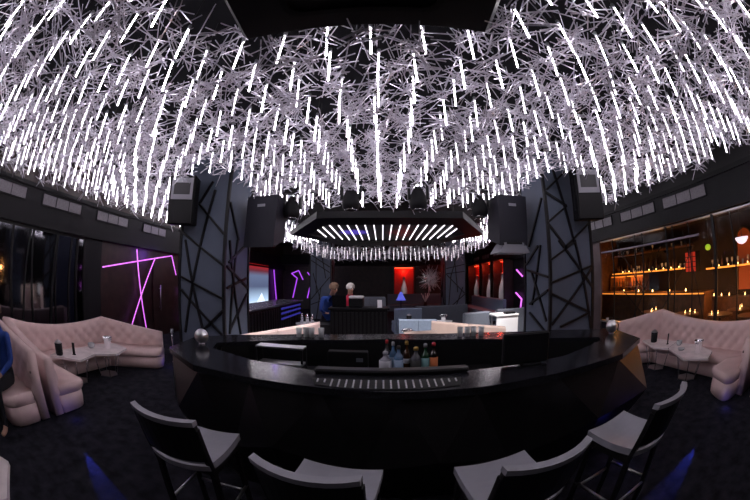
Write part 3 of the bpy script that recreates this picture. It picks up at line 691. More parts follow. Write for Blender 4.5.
# ------------------------------------------------------------------ tufted sofas
def offset_pts(P, d):
    out = []
    for k, p in enumerate(P):
        ds = []
        if k > 0: a = Vector(P[k]) - Vector(P[k - 1]); ds.append(a.normalized())
        if k < len(P) - 1: a = Vector(P[k + 1]) - Vector(P[k]); ds.append(a.normalized())
        ns = [Vector((-a.y, a.x)) for a in ds]
        m_ = sum(ns, Vector((0, 0))).normalized(); c = m_.dot(ns[0])
        out.append(tuple(Vector(p) + m_ * (d / max(c, .35))))
    return out
def resample(P, step, H=None):
    out = []; 
    for k in range(len(P) - 1):
        a, b_ = Vector(P[k]), Vector(P[k + 1]); n_ = max(1, int((b_ - a).length / step))
        for i in range(n_): out.append((k, i / n_))
    out.append((len(P) - 2, 1.0)); return out
BTN = MB().ball((0, 0, 0), .018, 8, 5).mesh('button', M['button'])
def sofa(label, P, H, mid, depth, m, seat_z=.37, tuft=True, th=.14, group=None, ext=0.):
    """P: line of the back's outer foot, room side on the left of travel; H: top heights at the points; mid: dip per segment"""
    P = [Vector(p) for p in P]
    t = thing('tufted_sofa', label, 'sofa', (P[0].x, P[0].y, 0), 0, group)
    o = P[0].copy(); Pl = [tuple(p - o) for p in P]
    If = offset_pts(Pl, th); Ft = offset_pts(Pl, th + depth)
    def at(Q, k, u): return Vector(Q[k]).lerp(Vector(Q[k + 1]), u)
    def top(k, u): return H[k] * (1 - u) + H[k + 1] * u - mid[k] * 4 * u * (1 - u)
    ss = resample(Pl, .035)
    lens = [0]
    for (k, u), (k2, u2) in zip(ss, ss[1:]): lens.append(lens[-1] + (at(If, k2, u2) - at(If, k, u)).length)
    NZ = 14; rings = []; btn = MB()
    for (k, u), s in zip(ss, lens):
        b_ = at(Pl, k, u); f_ = at(If, k, u); n_ = (f_ - b_).normalized(); h = top(k, u)
        ring = [(b_.x, b_.y, .02)]
        ring.append((b_.x, b_.y, h - .03)); ring.append((b_.x + n_.x * .03, b_.y + n_.y * .03, h))
        ring.append((f_.x - n_.x * .02, f_.y - n_.y * .02, h))
        for q in range(NZ):
            z = (h - .03) + (seat_z - .12 - (h - .03)) * q / (NZ - 1)
            w_ = 0.
            if tuft:
                fade = min(1, q / 2., max(0, (NZ - 1 - q)) / 2.)
                a1, a2 = PI * (s / .26 + z / .24), PI * (s / .26 - z / .24)
                w_ = .046 * fade * (abs(math.sin(a1)) * abs(math.sin(a2))) ** .5
            ring.append((f_.x + n_.x * w_, f_.y + n_.y * w_, z))
        ring.append((f_.x, f_.y, .02))
        rings.append(ring)
    bko = MB().loft(rings, smooth=True).build('backrest', m, t)
    if tuft:
        tot = lens[-1]; k_ = 0
        for row in range(8):
            z = .12 * row + .12
            for col_ in range(int(tot / .13) + 2):
                s = col_ * .13
                if (row + col_) % 2: continue
                # nearest sample
                if s > tot: continue
                import bisect
                ii = min(len(ss) - 1, bisect.bisect_left(lens, s)); k, u = ss[ii]
                if z > top(k, u) - .07 or z < seat_z + .04: continue
                b_ = at(Pl, k, u); f_ = at(If, k, u); n_ = (f_ - b_).normalized()
                bo = bpy.data.objects.new('button', BTN); COL.objects.link(bo); bo.parent = bko; bo.location = (f_.x + n_.x * .006, f_.y + n_.y * .006, z)
    # base and one cushion per stretch, the free ends rounded in plan
    nseg = len(Pl) - 1
    def sweep(k, prof, e0, e1, gap):
        L = (Vector(If[k + 1]) - Vector(If[k])).length; N_ = 14; R_ = .24; rs = []
        for i in range(N_ + 1):
            u = i / N_
            if e0: u = u ** 1.5
            if e1: u = 1 - (1 - u) ** 1.5
            u = gap / L + u * (1 - 2 * gap / L)
            uu = u
            if e0 and ext: u = u * (1 + ext / L) - ext / L
            f_ = at(If, k, u); q = at(Ft, k, u); d = q - f_; D = d.length; d.normalize()
            sc, lo = 1., 0.
            if e1 and (1 - u) * L < R_: v = 1 - (1 - u) * L / R_; c_ = math.sqrt(max(0, 1 - v * v)); sc = .6 + .4 * c_; lo = .12 * (1 - c_)
            if e0 and (u * L + ext) < R_: v = 1 - (u * L + ext) / R_; c_ = math.sqrt(max(0, 1 - v * v)); sc = (.62 if ext else .6) + (.38 if ext else .4) * c_; lo = (.3 if ext else .12) * (1 - c_)
            rs.append([(f_.x + d.x * ((lo + a * (sc - lo)) * D + b2), f_.y + d.y * ((lo + a * (sc - lo)) * D + b2), z) for a, b2, z in prof])
        return MB().loft(rs, smooth=True)
    for k in range(nseg):
        e0, e1 = k == 0, k == nseg - 1
        sweep(k, [(0, -.02, .02), (1, -.05, .02), (1, -.03, .12), (1, -.03, seat_z - .13), (0, -.02, seat_z - .13)], e0, e1, 0).build('base', m, t)
        sweep(k, [(0, -.01, seat_z - .128), (1, -.02, seat_z - .128), (1, .015, seat_z - .10), (1, .02, seat_z - .05), (1, -.02, seat_z - .01), (1, -.10, seat_z), (0, 0, seat_z)], e0, e1, .006).build('seat_cushion', m, t)
    return t
LM, LW = M['leather'], M['leather_warm']
# path runs so that the room (inner) side lies to its left
sofa('long tufted rose sofa against the smoked mirror wall with two low tables', [(-3.67, 1.585), (-5.55, 1.50), (-5.62, 4.15), (-4.42, 5.02)][::-1], [.64, .87, .94, .72], [-.0, .12, .02], .56, LM)
sofa('tufted rose sofa with the seated person in blue, back to back with the longer one', [(-5.5, -1.9), (-5.5, 1.38), (-3.69, 1.47)][::-1], [.83, .96, .9], [.0, .1], .56, LM)
sofa('long tufted rose sofa against the amber lit display with two low tables', [(4.92, 4.98), (5.80, 4.28), (5.72, 1.28), (4.62, 1.36)][::-1], [.78, .92, .98, .78], [.02, .14, .0], .56, LM, ext=.42)
sofa('tufted rose sofa at the far right edge, back to back with the longer one', [(4.64, 1.17), (5.7, 1.05), (5.7, -1.8)][::-1], [.9, .9, .78], [.1, .02], .56, LM)

def strip_post(x, y, h, lab):
    t = thing('candle_stand', lab, 'stand', (x, y, 0))
    MB().lathe([(.06, 0), (.06, .02), (.02, .03), (.016, h * .5), (.022, h * .75), (.022, h)], n=12).build('post', M['chrome'], t)
    MB().lathe([(.03, h), (.035, h + .08), (.03, h + .085)], n=12).build('finial', M['crystal'], t)
strip_post(4.60, 5.05, .80, 'slim silver post at the end of the sofa by the amber display')
strip_post(-4.22, 5.12, .62, 'slim silver post at the end of the sofa by the violet neon')

# ------------------------------------------------------------------ low tables
def low_table(P, h, label, base_c, m='tabletop'):
    cx, cy = base_c
    t = thing('low_table', label, 'table', (cx, cy, 0))
    Q = [(x - cx, y - cy) for x, y in P]
    MB().prism(Q, h - .035, h).build('table_top', M[m], t)
    c = (sum(x for x, _ in Q) / len(Q), sum(y for _, y in Q) / len(Q))
    hexa = [(c[0] + .20 * math.cos(a), c[1] + .20 * math.sin(a)) for a in [PI / 6 + k * PI / 3 for k in range(6)]]
    MB().prism(hexa, 0, .012).build('base_plate', M['steel'], t)
    for k in range(6):
        a = PI / 6 + k * PI / 3
        if k % 2 == 0 or True:
            x1, y1 = c[0] + .30 * math.cos(a), c[1] + .30 * math.sin(a)
            MB().bar((hexa[k][0], hexa[k][1], .012), (x1, y1, h - .036), .008, 6).build('leg', M['chrome'], t)
    return t
def hexp(cx, cy, r, rot=0., sq=1.): return [(cx + r * math.cos(rot + k * PI / 3), cy + r * sq * math.sin(rot + k * PI / 3)) for k in range(6)]
low_table([(-4.25, 2.59), (-4.44, 3.05), (-4.95, 3.1), (-5.0, 2.66), (-4.79, 2.22)], .46, 'low pale table holding a black bucket before the mirror side sofa', (-4.68, 2.72))
low_table([(-4.44, 3.06), (-4.18, 3.38), (-4.40, 3.85), (-4.86, 3.92), (-5.02, 3.5), (-4.94, 3.11)], .46, 'low pale table holding a chrome bucket before the mirror side sofa', (-4.62, 3.48))
low_table([(4.64, 3.60), (4.98, 4.22), (5.28, 4.05), (5.30, 3.45), (4.76, 3.30)], .46, 'low pale table holding a black bucket before the display side sofa', (4.96, 3.72))
low_table([(4.77, 3.29), (4.32, 2.60), (4.58, 2.21), (5.02, 2.35), (5.28, 2.9), (5.24, 3.42)], .46, 'low pale table holding a chrome bucket before the display side sofa', (4.80, 2.78))
low_table([(-2.30, .30), (-1.92, .07), (-2.0, -.40), (-2.4, -.62), (-2.78, -.35), (-2.70, .10)], .46, 'low pale table at the bottom corner near the seated person', (-2.36, -.15))

def black_bucket(x, y, z, label):
    t = thing('ice_bucket', label, 'bucket', (x, y, z))
    MB().lathe([(.062, 0), (.072, .02), (.075, .19), (.070, .19), (.06, .02)], n=18).build('bucket', M['cabinet'], t)
    MB().lathe([(.076, .19), (.05, .215), (.012, .22), (.012, .24), (.004, .243)], n=18).build('lid', M['steel'], t)
def menu(x, y, z, label):
    t = thing('menu_holder', label, 'menu holder', (x, y, z), .4)
    MB().box(-.03, .03, -.02, .02, 0, .012).build('foot', M['cabinet'], t); MB().box(-.025, .025, -.008, .008, .012, .19).build('card', M['black'], t)
def chrome_bucket(x, y, z, label):
    t = thing('champagne_bucket', label, 'bucket', (x, y, z))
    MB().lathe([(.055, 0), (.06, .01), (.075, .14), (.098, .19), (.10, .20), (.093, .195), (.068, .14), (.05, .02)], n=20).build('bowl', M['chrome'], t)
    for s in (-1, 1): MB().path([(s * .085, -.03, .15), (s * .12, -.02, .17), (s * .12, .02, .17), (s * .085, .03, .15)], .008, 6).build('handle', M['chrome'], t)
def bowl(x, y, z, label, s=1.):
    t = thing('candle_glass', label, 'candle holder', (x, y, z))
    MB().lathe([(.035 * s, 0), (.058 * s, .03), (.055 * s, .085), (.051 * s, .085), (.052 * s, .03), (.03 * s, .01)], n=18).build('glass', M['crystal'], t)
    MB().lathe([(.026 * s, .012), (.026 * s, .04)], n=14).build('candle', M['whitetop'], t)
def tray_(x, y, z, label):
    t = thing('ashtray', label, 'ashtray', (x, y, z))
    MB().lathe([(.06, 0), (.075, .03), (.068, .03), (.055, .01), (.01, .008)], n=18).build('dish', M['crystal'], t); MB().lathe([(.061, 0), (.061, .004)], n=18).build('foot', M['glass'], t)
black_bucket(-4.71, 2.40, .46, 'black lidded ice bucket on the table before the mirror'); menu(-4.58, 2.66, .46, 'slim black menu holder on the table before the mirror')
bowl(-4.82, 3.25, .46, 'round glass candle holder on the table before the mirror', 1.25); chrome_bucket(-4.60, 3.52, .46, 'chrome champagne bucket on the table near the violet neon')
black_bucket(4.98, 3.88, .46, 'black lidded ice bucket on the table before the amber display'); menu(5.0, 3.5, .46, 'slim black menu holder on the table before the amber display')
bowl(5.05, 3.22, .46, 'round glass candle holder on the table before the amber display', 1.1); tray_(4.78, 2.98, .46, 'clear glass ashtray on the table before the amber display')
chrome_bucket(4.76, 2.56, .46, 'chrome champagne bucket on the table before the amber display')

# ------------------------------------------------------------------ rear lounge
def lounge(label, a, b_, h0, h1, m, d=.75, name='lounge_sofa', split=0, seat=True, th=.16):
    """straight sofa: back panel from a to b seen from behind, seat on the far side (left of travel)"""
    a, b_ = Vector(a), Vector(b_); u = (b_ - a); L = u.length; u.normalize(); n_ = Vector((-u.y, u.x))
    t = thing(name, label, 'sofa', (a.x, a.y, 0), math.atan2(u.y, u.x))
    parts = [(0, L)] if not split else [(L * i / split, L * (i + 1) / split - .01) for i in range(split)]
    for (s0, s1) in parts:
        za, zb = h0 + (h1 - h0) * s0 / L, h0 + (h1 - h0) * s1 / L
        MB().loft([[(s0, 0, .04), (s0, 0, za - .03), (s0, .03, za), (s0, th - .03, za), (s0, th, za - .03), (s0, th, .04)], [(s1, 0, .04), (s1, 0, zb - .03), (s1, .03, zb), (s1, th - .03, zb), (s1, th, zb - .03), (s1, th, .04)]]).build('backrest', m, t)
    if seat:
        MB().box(.0, L, th, d, .04, .28, .02).build('base', m, t)
        k = max(1, round(L / .8))
        for i in range(k): MB().box(L * i / k + .005, L * (i + 1) / k - .005, th, d + .02, .28, .42, .03).build('seat_cushion', m, t)
    return t
lounge('low rose sofa back rising beside the black booth, behind the bar', (-2.55, 5.0), (-1.08, 5.35), .76, 1.05, LM, split=2)
lounge('short rose sofa back peeping in front of the black booth', (-.66, 4.75), (-.18, 4.75), .88, .88, LM, .7)
lounge('blue grey sofa back with two panels beyond the bar', (.38, 7.3), (1.33, 7.45), .88, .84, M['greyblue'], split=2)
lounge('beige sofa back of two panels beyond the bottles', (.93, 5.9), (2.35, 5.55), 1.0, .86, LW, .8, split=2)
lounge('low beige sofa end just beyond the bottles', (.36, 5.2), (.93, 5.2), .90, .92, LW, .7)
lounge('grey sofa back in front of the bright white table', (2.06, 7.6), (2.78, 7.7), .95, .97, M['greydark'], .8)
lounge('dark grey sofa back at the foot of the display side column', (3.2, 8.2), (4.6, 8.3), .95, .95, M['greydark'], .8)
lounge('long grey bench along the back wall under the first red niche', (3.9, 19.4), (.3, 19.4), 1.05, 1.05, M['greydark'], .8)
lounge('grey bench standing across the room before the far columns', (1.2, 11.0), (3.2, 11.4), .9, .9, M['greydark'], .8)
lounge('pale grey bench along the wall under the far red niches', (5.3, 12.6), (5.3, 17.5), .95, .95, M['greyblue'], .8)
lounge('dim grey sofa facing the far columns near the middle of the room', (.4, 10.2), (1.3, 10.3), .9, .9, M['greyblue'], .8)
t = thing('white_table', 'bright white table beyond the bar near the amber side column', 'table', (3.05, 7.35, 0))
MB().box(-.32, .30, -.25, .3, .88, .93, .01).build('table_top', M['whitetop'], t)
MB().box(-.3, .28, -.23, -.20, .42, .88).build('modesty_panel', M['whitetop'], t)
for a in (-.28, .24):
    for c in (-.2, .22): MB().box(a, a + .04, c, c + .04, 0, .88).build('leg', M['steel'], t)
t = thing('tablet_stand', 'small black device lying on the bright white table', 'device', (3.12, 7.2, .93)); MB().box(-.14, .14, -.08, .08, 0, .05, .01).build('body', M['cabinet'], t); MB().box(-.12, .12, -.06, .06, .05, .056).build('screen', M['black'], t)
# side tables with chrome vessels
def side_table(x, y, h, label, r=.3):
    t = thing('side_table', label, 'table', (x, y, 0))
    MB().prism(hexp(0, 0, r, .2), h - .035, h).build('table_top', M['whitetop'], t); MB().lathe([(.16, 0), (.16, .015), (.025, .03), (.025, h - .035)], n=14).build('pedestal', M['chrome'], t)
side_table(.50, 6.35, .60, 'small white table with a chrome bucket beyond the bar'); chrome_bucket(.50, 6.3, .60, 'chrome bucket on the small white table beyond the bar')
side_table(-2.1, 6.2, .72, 'small white table with a glass dish behind the rose sofa'); tray_(-2.1, 6.15, .72, 'glass dish on the small white table behind the rose sofa')
side_table(-1.75, 7.2, .78, 'small white table with chrome shakers near the booth')
for k in range(3):
    t = thing('cocktail_shaker', 'chrome shaker on the small white table near the booth', 'shaker', (-1.9 + .13 * k, 7.15 + .03 * (k % 2), .78), 0, 'chrome shakers near the booth')
    MB().lathe([(.035, 0), (.045, .12), (.045, .125)], n=14).build('cup', M['chrome'], t); MB().lathe([(.045, .125), (.025, .18), (.018, .2), (.018, .22)], n=14).build('lid', M['chrome'], t)
side_table(.75, 8.9, .62, 'white table with a black bucket by the middle sofas'); black_bucket(.75, 8.85, .62, 'black lidded bucket on the white table by the middle sofas')
side_table(1.75, 8.9, .62, 'white table with a chrome bucket before the far column'); chrome_bucket(1.75, 8.85, .62, 'chrome bucket on the white table before the far column')

# black booth with screens
t = thing('dj_booth', 'black slatted booth where the two people stand', 'booth', (-.48, 6.2, 0), math.radians(3))
MB().box(-.54, .56, -.25, .02, 0, 1.22).build('front_panel', M['cabinet'], t)
sl = MB()
for k in range(14): sl.box(-.52 + k * .078, -.48 + k * .078, -.262, -.25, .05, 1.18)
sl.build('slats', M['black'], t)
MB().box(-.58, .6, -.28, .32, 1.22, 1.26, .008).build('booth_top', M['cabinet'], t)
MB().box(-.95, -.54, -.3, .1, 0, .93).build('side_cabinet', M['black'], t)
t = thing('laptop', 'open black laptop on the booth in front of the person in blue', 'laptop', (-.86, 6.15, 1.26), math.radians(5))
MB().box(-.14, .14, -.0, .2, 0, .018, .004).build('keyboard_base', M['cabinet'], t); MB().loft([[(-.14, -.005, .018), (.14, -.005, .018), (.14, .01, .018), (-.14, .01, .018)], [(-.14, -.06, .24), (.14, -.06, .24), (.14, -.045, .24), (-.14, -.045, .24)]]).build('screen', M['cabinet'], t)
t = thing('printer', 'white and black printer on the booth beside the laptop', 'printer', (-.52, 6.2, 1.26), math.radians(-4))
MB().box(-.14, .14, -.12, .14, 0, .18, .015).build('body', M['cabinet'], t); MB().box(-.14, .14, -.12, .14, .18, .23, .02).build('lid', M['whitetop'], t)
t = thing('table_card', 'small white card standing on the booth end', 'card', (-.06, 6.15, 1.26), .2)
MB().loft([[(-.045, -.03, 0), (.045, -.03, 0), (.045, -.02, 0), (-.045, -.02, 0)], [(-.045, 0, .15), (.045, 0, .15), (.045, .006, .15), (-.045, .006, .15)]]).build('card', M['whitetop'], t); MB().box(-.045, .045, -.03, .04, 0, .006).build('foot', M['whitetop'], t)
t = thing('high_back_chair', 'navy high backed chair behind the printer', 'chair', (-.22, 7.3, 0))
MB().box(-.3, .3, .0, .08, .45, 1.42, .04).build('backrest', M['greydark'], t); MB().box(-.3, .3, -.5, 0, .38, .48, .03).build('seat', M['greydark'], t)
for a in (-.28, .24):
    for c in (-.48, .02): MB().box(a, a + .04, c, c + .04, 0, .38).build('leg', M['lattice'], t)
t = thing('table_lamp', 'small blue lamp on the bench side near the first red niche', 'lamp', (.62, 10.6, 0))
MB().lathe([(.15, 0), (.15, .02), (.02, .04), (.02, 1.15)], n=12).build('stand', M['lattice'], t); MB().lathe([(.17, 1.15), (.13, 1.22), (.04, 1.42), (.01, 1.44)], n=14).build('shade', mat('blue lamp shade', (.08, .1, .5), .5, emit=(.12, .14, .8), es=.5), t)

# left side service bar, screen and far neon
t = thing('service_bar', 'dark service bar with blue lit slats beyond the neon side column', 'bar', (-3.3, 8.6, 0))
MB().box(-.4, .35, -2.3, 2.4, .02, 1.05).build('bar_front', M['cabinet'], t)
MB().box(-.5, .42, -2.35, 2.45, 1.05, 1.10, .01).build('bar_top', mat('grey bar top', (.10, .10, .13), .25), t)
sl = MB()
for k in range(24): sl.box(.35, .362, -2.25 + k * .19, -2.15 + k * .19, .1, .98)
sl.build('slats', M['facet'], t)
for z in (.62, .78, .92): MB().box(.362, .37, .1, 2.3, z, z + .06).build('light_strip', M['blueled'], t)
t = thing('video_screen', 'tall glowing screen with red top and pale blue foot', 'screen', (XL + .12, 15.5, .5))
MB().box(-.04, .0, -1.4, 1.36, 0, 2.12).build('display', M['screen'], t); MB().box(-.07, -.04, -1.45, 1.41, -.05, 2.17).build('frame', M['lattice'], t)
MB().box(-.12, -.04, -.3, .3, -.5, .0).build('stand', M['lattice'], t)
MB().loft([[(.0, -.55, .0), (.0, .95, .0), (.0, .35, .62)], [(.006, -.55, .0), (.006, .95, .0), (.006, .35, .62)]]).build('bright_shape', mat('screen white', (.8, .9, 1), .5, emit=(.75, .85, 1), es=1.0), t)
Yb = YB - .75
def nb(name, lab, pts_, m=M['neondim']):
    neon(name, lab, list(zip(pts_, pts_[1:])), m, .035)
nb('neon_figure', 'bent violet neon figure on the far wall beside the glowing screen', [(XL + .08, 17.9, 2.45), (XL + .08, 18.4, .55), (XL + .08, 19.3, .5)])
nb('neon_figure', 'angular violet neon figure beside the bent one on the far wall', [(-5.9, YB - .05, .7), (-5.6, YB - .05, 2.0), (-6.0, YB - .05, 2.3), (-5.5, YB - .05, 2.5), (-5.2, YB - .05, 1.9)])
nb('neon_figure', 'dim violet neon zigzag on the far wall near the far lattice column', [(-4.9, YB - .05, .7), (-4.6, YB - .05, 2.0), (-4.9, YB - .05, 2.4)])
nb('neon_figure', 'short violet neon stroke on the wall beyond the red niches', [(XR - .08, 12.6, 2.2), (XR - .08, 12.0, 1.9)], M['neon'])
nb('neon_figure', 'hooked violet neon stroke below the short one on the display side wall', [(XR - .08, 12.7, 1.2), (XR - .08, 12.1, .95), (XR - .08, 12.2, .55)], M['neon'])

# red niches with tall grey bottle lamps
def niche(cx, cy, rz, w, label, vlabel):
    t = thing('red_niche', label, 'niche', (cx, cy, .5), rz)
    MB().box(-w / 2, w / 2, -.03, 0, 0, 2.2).build('back_panel', M['red'], t)
    MB().box(-w / 2 - .05, -w / 2, -.5, 0, 0, 2.25).box(w / 2, w / 2 + .05, -.5, 0, 0, 2.25).box(-w / 2 - .05, w / 2 + .05, -.5, 0, 2.2, 2.25).box(-w / 2 - .05, w / 2 + .05, -.5, 0, -.5, 0).build('surround', M['wood'], t)
    MB().box(-w / 2 + .05, w / 2 - .05, -.12, -.06, 2.16, 2.2).build('light_strip', M['redglow'], t)
    v = thing('bottle_sculpture', vlabel, 'sculpture', (cx + .26 * math.sin(rz), cy - .26 * math.cos(rz), .5), rz)
    MB().lathe([(.18, 0), (.20, .05), (.20, .75), (.17, .95), (.09, 1.25), (.07, 1.5), (.08, 1.52)], n=20).build('body', M['vase'], v)
    rb = MB()
    for k in range(9): rb.lathe([(.20, .1 + k * .075), (.206, .11 + k * .075), (.20, .12 + k * .075)], n=20)
    rb.build('ribs', M['vase'], v)
    MB().lathe([(.085, 1.5), (.085, 1.62), (.03, 1.63)], n=14).build('cap', M['steel'], v)
    return t
niche(1.35, YB - .01, 0, 1.25, 'red lit niche in the back wall, straight behind the bar', 'tall grey bottle shaped sculpture in the niche straight behind the bar')
niche(XR - .02, 17.9, -PI / 2, 2.2, 'red lit niche deepest along the display side wall', 'tall grey bottle shaped sculpture in the deepest side wall niche')
niche(XR - .02, 15.6, -PI / 2, 1.3, 'red lit niche in the middle of the display side wall', 'tall grey bottle shaped sculpture in the middle side wall niche')
niche(XR - .02, 13.8, -PI / 2, 1.3, 'red lit niche nearest along the display side wall', 'tall grey bottle shaped sculpture in the nearest side wall niche')
# silver starburst sculpture before the back wall
t = thing('starburst_chandelier', 'silver starburst chandelier hanging before the back wall by the first red niche', 'chandelier', (2.95, 18.9, 1.9))
b = MB(); rs = random.Random(9)
for k in range(170):
    d = Vector((rs.gauss(0, 1), rs.gauss(0, 1), rs.gauss(0, 1))).normalized(); c = Vector((rs.uniform(-.25, .25), 0, rs.uniform(-.2, .3)))
    b.bar(c, c + d * rs.uniform(.35, .8), .012, 3, smooth=False)
b.build('rod_spray', M['rod'], t); MB().ball((0, 0, 0), .07).build('core', M['chrome'], t); MB().bar((0, 0, .1), (0, 0, ZC - 1.9), .01).build('cord', M['cord'], t)
t = thing('plant_sculpture', 'small white branching sculpture on the bench below the chandelier', 'sculpture', (2.5, 18.2, 0))
b = MB()
for k in range(12):
    d = Vector((rs.uniform(-.5, .5), rs.uniform(-.4, .4), 1)).normalized(); b.bar((0, 0, .6), Vector((0, 0, .6)) + d * rs.uniform(.3, .6), .02, 4)
b.build('branches', M['whitetop'], t); MB().lathe([(.1, 0), (.14, .3), (.08, .6)], n=12).build('pot', M['lattice'], t)

# ------------------------------------------------------------------ people
def skin_body(name, V, E, matf, mats, parent, sub=2):
    me = bpy.data.meshes.new(name); me.from_pydata([v[0] for v in V], E, [])
    ob = bpy.data.objects.new(name + '_rig', me); COL.objects.link(ob)
    md = ob.modifiers.new('s', 'SKIN'); md.use_smooth_shade = True
    sv = me.skin_vertices[0].data
    for k, v in enumerate(V): sv[k].radius = v[1] if isinstance(v[1], tuple) else (v[1], v[1])
    sv[0].use_root = True
    s2 = ob.modifiers.new('d', 'SUBSURF'); s2.levels = sub; s2.render_levels = sub
    dg = bpy.context.evaluated_depsgraph_get(); ev = ob.evaluated_get(dg)
    m2 = bpy.data.meshes.new_from_object(ev); bpy.data.objects.remove(ob)
    m2.materials.clear()
    for m_ in mats: m2.materials.append(m_)
    for p in m2.polygons: p.material_index = matf(p.center); p.use_smooth = True
    o = bpy.data.objects.new(name, m2); COL.objects.link(o); o.parent = parent
    return o
def hand(V, E, w, d, side, curl):
    """five fingers from wrist vertex w; d: hand direction, side: thumb side vector"""
    d = Vector(d).normalized(); side = Vector(side).normalized(); nrm = d.cross(side).normalized()
    W0 = Vector(V[w][0]); p = W0 + d * .055; V.append((tuple(p), (.030, .018))); pi = len(V) - 1; E.append((w, pi))
    for k, L in enumerate((.075, .085, .080, .062)):
        r = p + side * (.026 - .0175 * k) + d * .03; V.append((tuple(r), .0095)); a = len(V) - 1; E.append((pi, a))
        q = r + (d + nrm * curl).normalized() * L * .5; V.append((tuple(q), .0085)); b_ = len(V) - 1; E.append((a, b_))
        q2 = q + (d * .5 + nrm * curl * 1.6).normalized() * L * .5; V.append((tuple(q2), .0072)); E.append((b_, len(V) - 1))
    q = W0 + d * .03 + side * .034; V.append((tuple(q), .011)); a = len(V) - 1; E.append((w, a))
    q2 = q + (d * .8 + side * .4 + nrm * curl * .6).normalized() * .045; V.append((tuple(q2), .009)); E.append((a, len(V) - 1))
def person(label, loc, rz, J, top, hair, cat='person', bald=False):
    t = thing('person', label, cat, loc, rz)
    V = [(J['pelvis'], (.15, .115))]; E = []
    def add(p, r, par): V.append((tuple(p), r)); E.append((par, len(V) - 1)); return len(V) - 1
    P = {k: Vector(v) for k, v in J.items() if isinstance(v, tuple)}
    sp = add(P['pelvis'].lerp(P['chest'], .5), (.135, .10), 0); ch = add(P['chest'], (.16, .11), sp)
    nk = add(P['neck'], .055, ch); hd0 = add(P['head'] + Vector((0, 0, -.055)), (.062, .07), nk); hd = add(P['head'] + Vector((0, 0, .03)), (.078, .092), hd0); add(P['head'] + Vector((0, 0, .085)), (.055, .065), hd)
    for s in ('l', 'r'):
        sh = add(P['sh_' + s], .058, ch); el = add(P['el_' + s], .042, sh); wr = add(P['wr_' + s], .028, el)
        d = (P['wr_' + s] - P['el_' + s]).normalized(); up = Vector((0, 0, 1)); sd = d.cross(up) * (1 if s == 'r' else -1)
        if sd.length < .1: sd = Vector((0, 1, 0))
        hand(V, E, wr, d, -sd, .35)
        hp = add(P['hip_' + s], .085, 0); kn = add(P['kn_' + s], .058, hp); an = add(P['an_' + s], .038, kn)
        ft = add(P['an_' + s] + Vector(J.get('foot_dir', (0, -.0, 0))) * .06 + Vector((0, 0, -.045)), (.036, .03), an); add(P['an_' + s] + Vector(J.get('foot_dir', (0, 0, 0))) * .17 + Vector((0, 0, -.055)), (.034, .022), ft)
    segs = []
    def sg(a, b_, m_): segs.append((P[a], P[b_], m_))
    sg('pelvis', 'chest', 1); sg('chest', 'neck', 1); sg('neck', 'head', 0)
    for s in ('l', 'r'):
        sg('chest', 'sh_' + s, 1); sg('sh_' + s, 'el_' + s, 1); segs.append((P['el_' + s], P['el_' + s].lerp(P['wr_' + s], .93), 1 if J.get('long', True) else 0))
        e = P['wr_' + s] + (P['wr_' + s] - P['el_' + s]).normalized() * .15; segs.append((P['wr_' + s], e, 0))
        sg('hip_' + s, 'kn_' + s, 2); sg('kn_' + s, 'an_' + s, 2); segs.append((P['an_' + s] + Vector((0, 0, -.03)), P['an_' + s] + Vector(J.get('foot_dir', (0, 0, 0))) * .17 + Vector((0, 0, -.05)), 0 if J.get('bare') else 2))
    def matf(c):
        best = (9, 0)
        for a, b_, m_ in segs:
            ab = b_ - a; u = max(0, min(1, (c - a).dot(ab) / max(ab.length_squared, 1e-9))); dd = (c - (a + ab * u)).length
            if dd < best[0]: best = (dd, m_)
        if c.z > P['neck'].z + .02 and (c - P['head']).length < .2: return 0
        return best[1]
    body = skin_body('body', V, E, matf, [M['skin'], top, M['trouser']], t)
    f = Vector(J.get('face', (0, -1, 0))).normalized(); sd = Vector((0, 0, 1)).cross(f).normalized(); H = P['head']
    up = f.cross(sd).normalized() * (1 if f.cross(sd).z > 0 else -1)
    fm = MB()
    fm.bar(H + f * .085 + up * .02, H + f * .112 - up * .022, .009, 6, .015)
    fm.build('nose', M['skin'], t)
    for s in (-1, 1):
        e = H + f * .084 + sd * s * .032 + up * .022; MB().ball(tuple(e), .0115, 10, 6).build('eye', M['eye'], t)
        MB().ball(tuple(H + sd * s * .078 - up * .0), .026, 10, 6, (.55, .7, 1.1)).build('ear', M['skin'], t)
    m_ = H + f * .088 - up * .045; MB().bar(m_ - sd * .024, m_ + sd * .024, .006, 6).build('mouth', mat('lips', (.35, .12, .10), .5), t)
    hb = MB(); hr = random.Random(3)
    n_, mm = 18, 12; vs, fs = [], []
    for a in range(mm):
        th = a / (mm - 1) * PI * .62
        for k in range(n_):
            ph = 2 * PI * k / n_; d = up * math.cos(th) + (f * math.cos(ph) + sd * math.sin(ph)) * math.sin(th)
            front = d.dot(f)
            rad = .108 if not bald else .1005
            if front > .45 and th > .75: rad = .085
            vs.append(tuple(H + up * .022 + d * (rad + hr.uniform(-.002, .003))))
    for a in range(mm - 1):
        for k in range(n_): fs.append((a * n_ + k, (a + 1) * n_ + k, (a + 1) * n_ + (k + 1) % n_, a * n_ + (k + 1) % n_))
    hb.add(vs, fs, 0, True); hb.build('hair', hair, t)
    return t
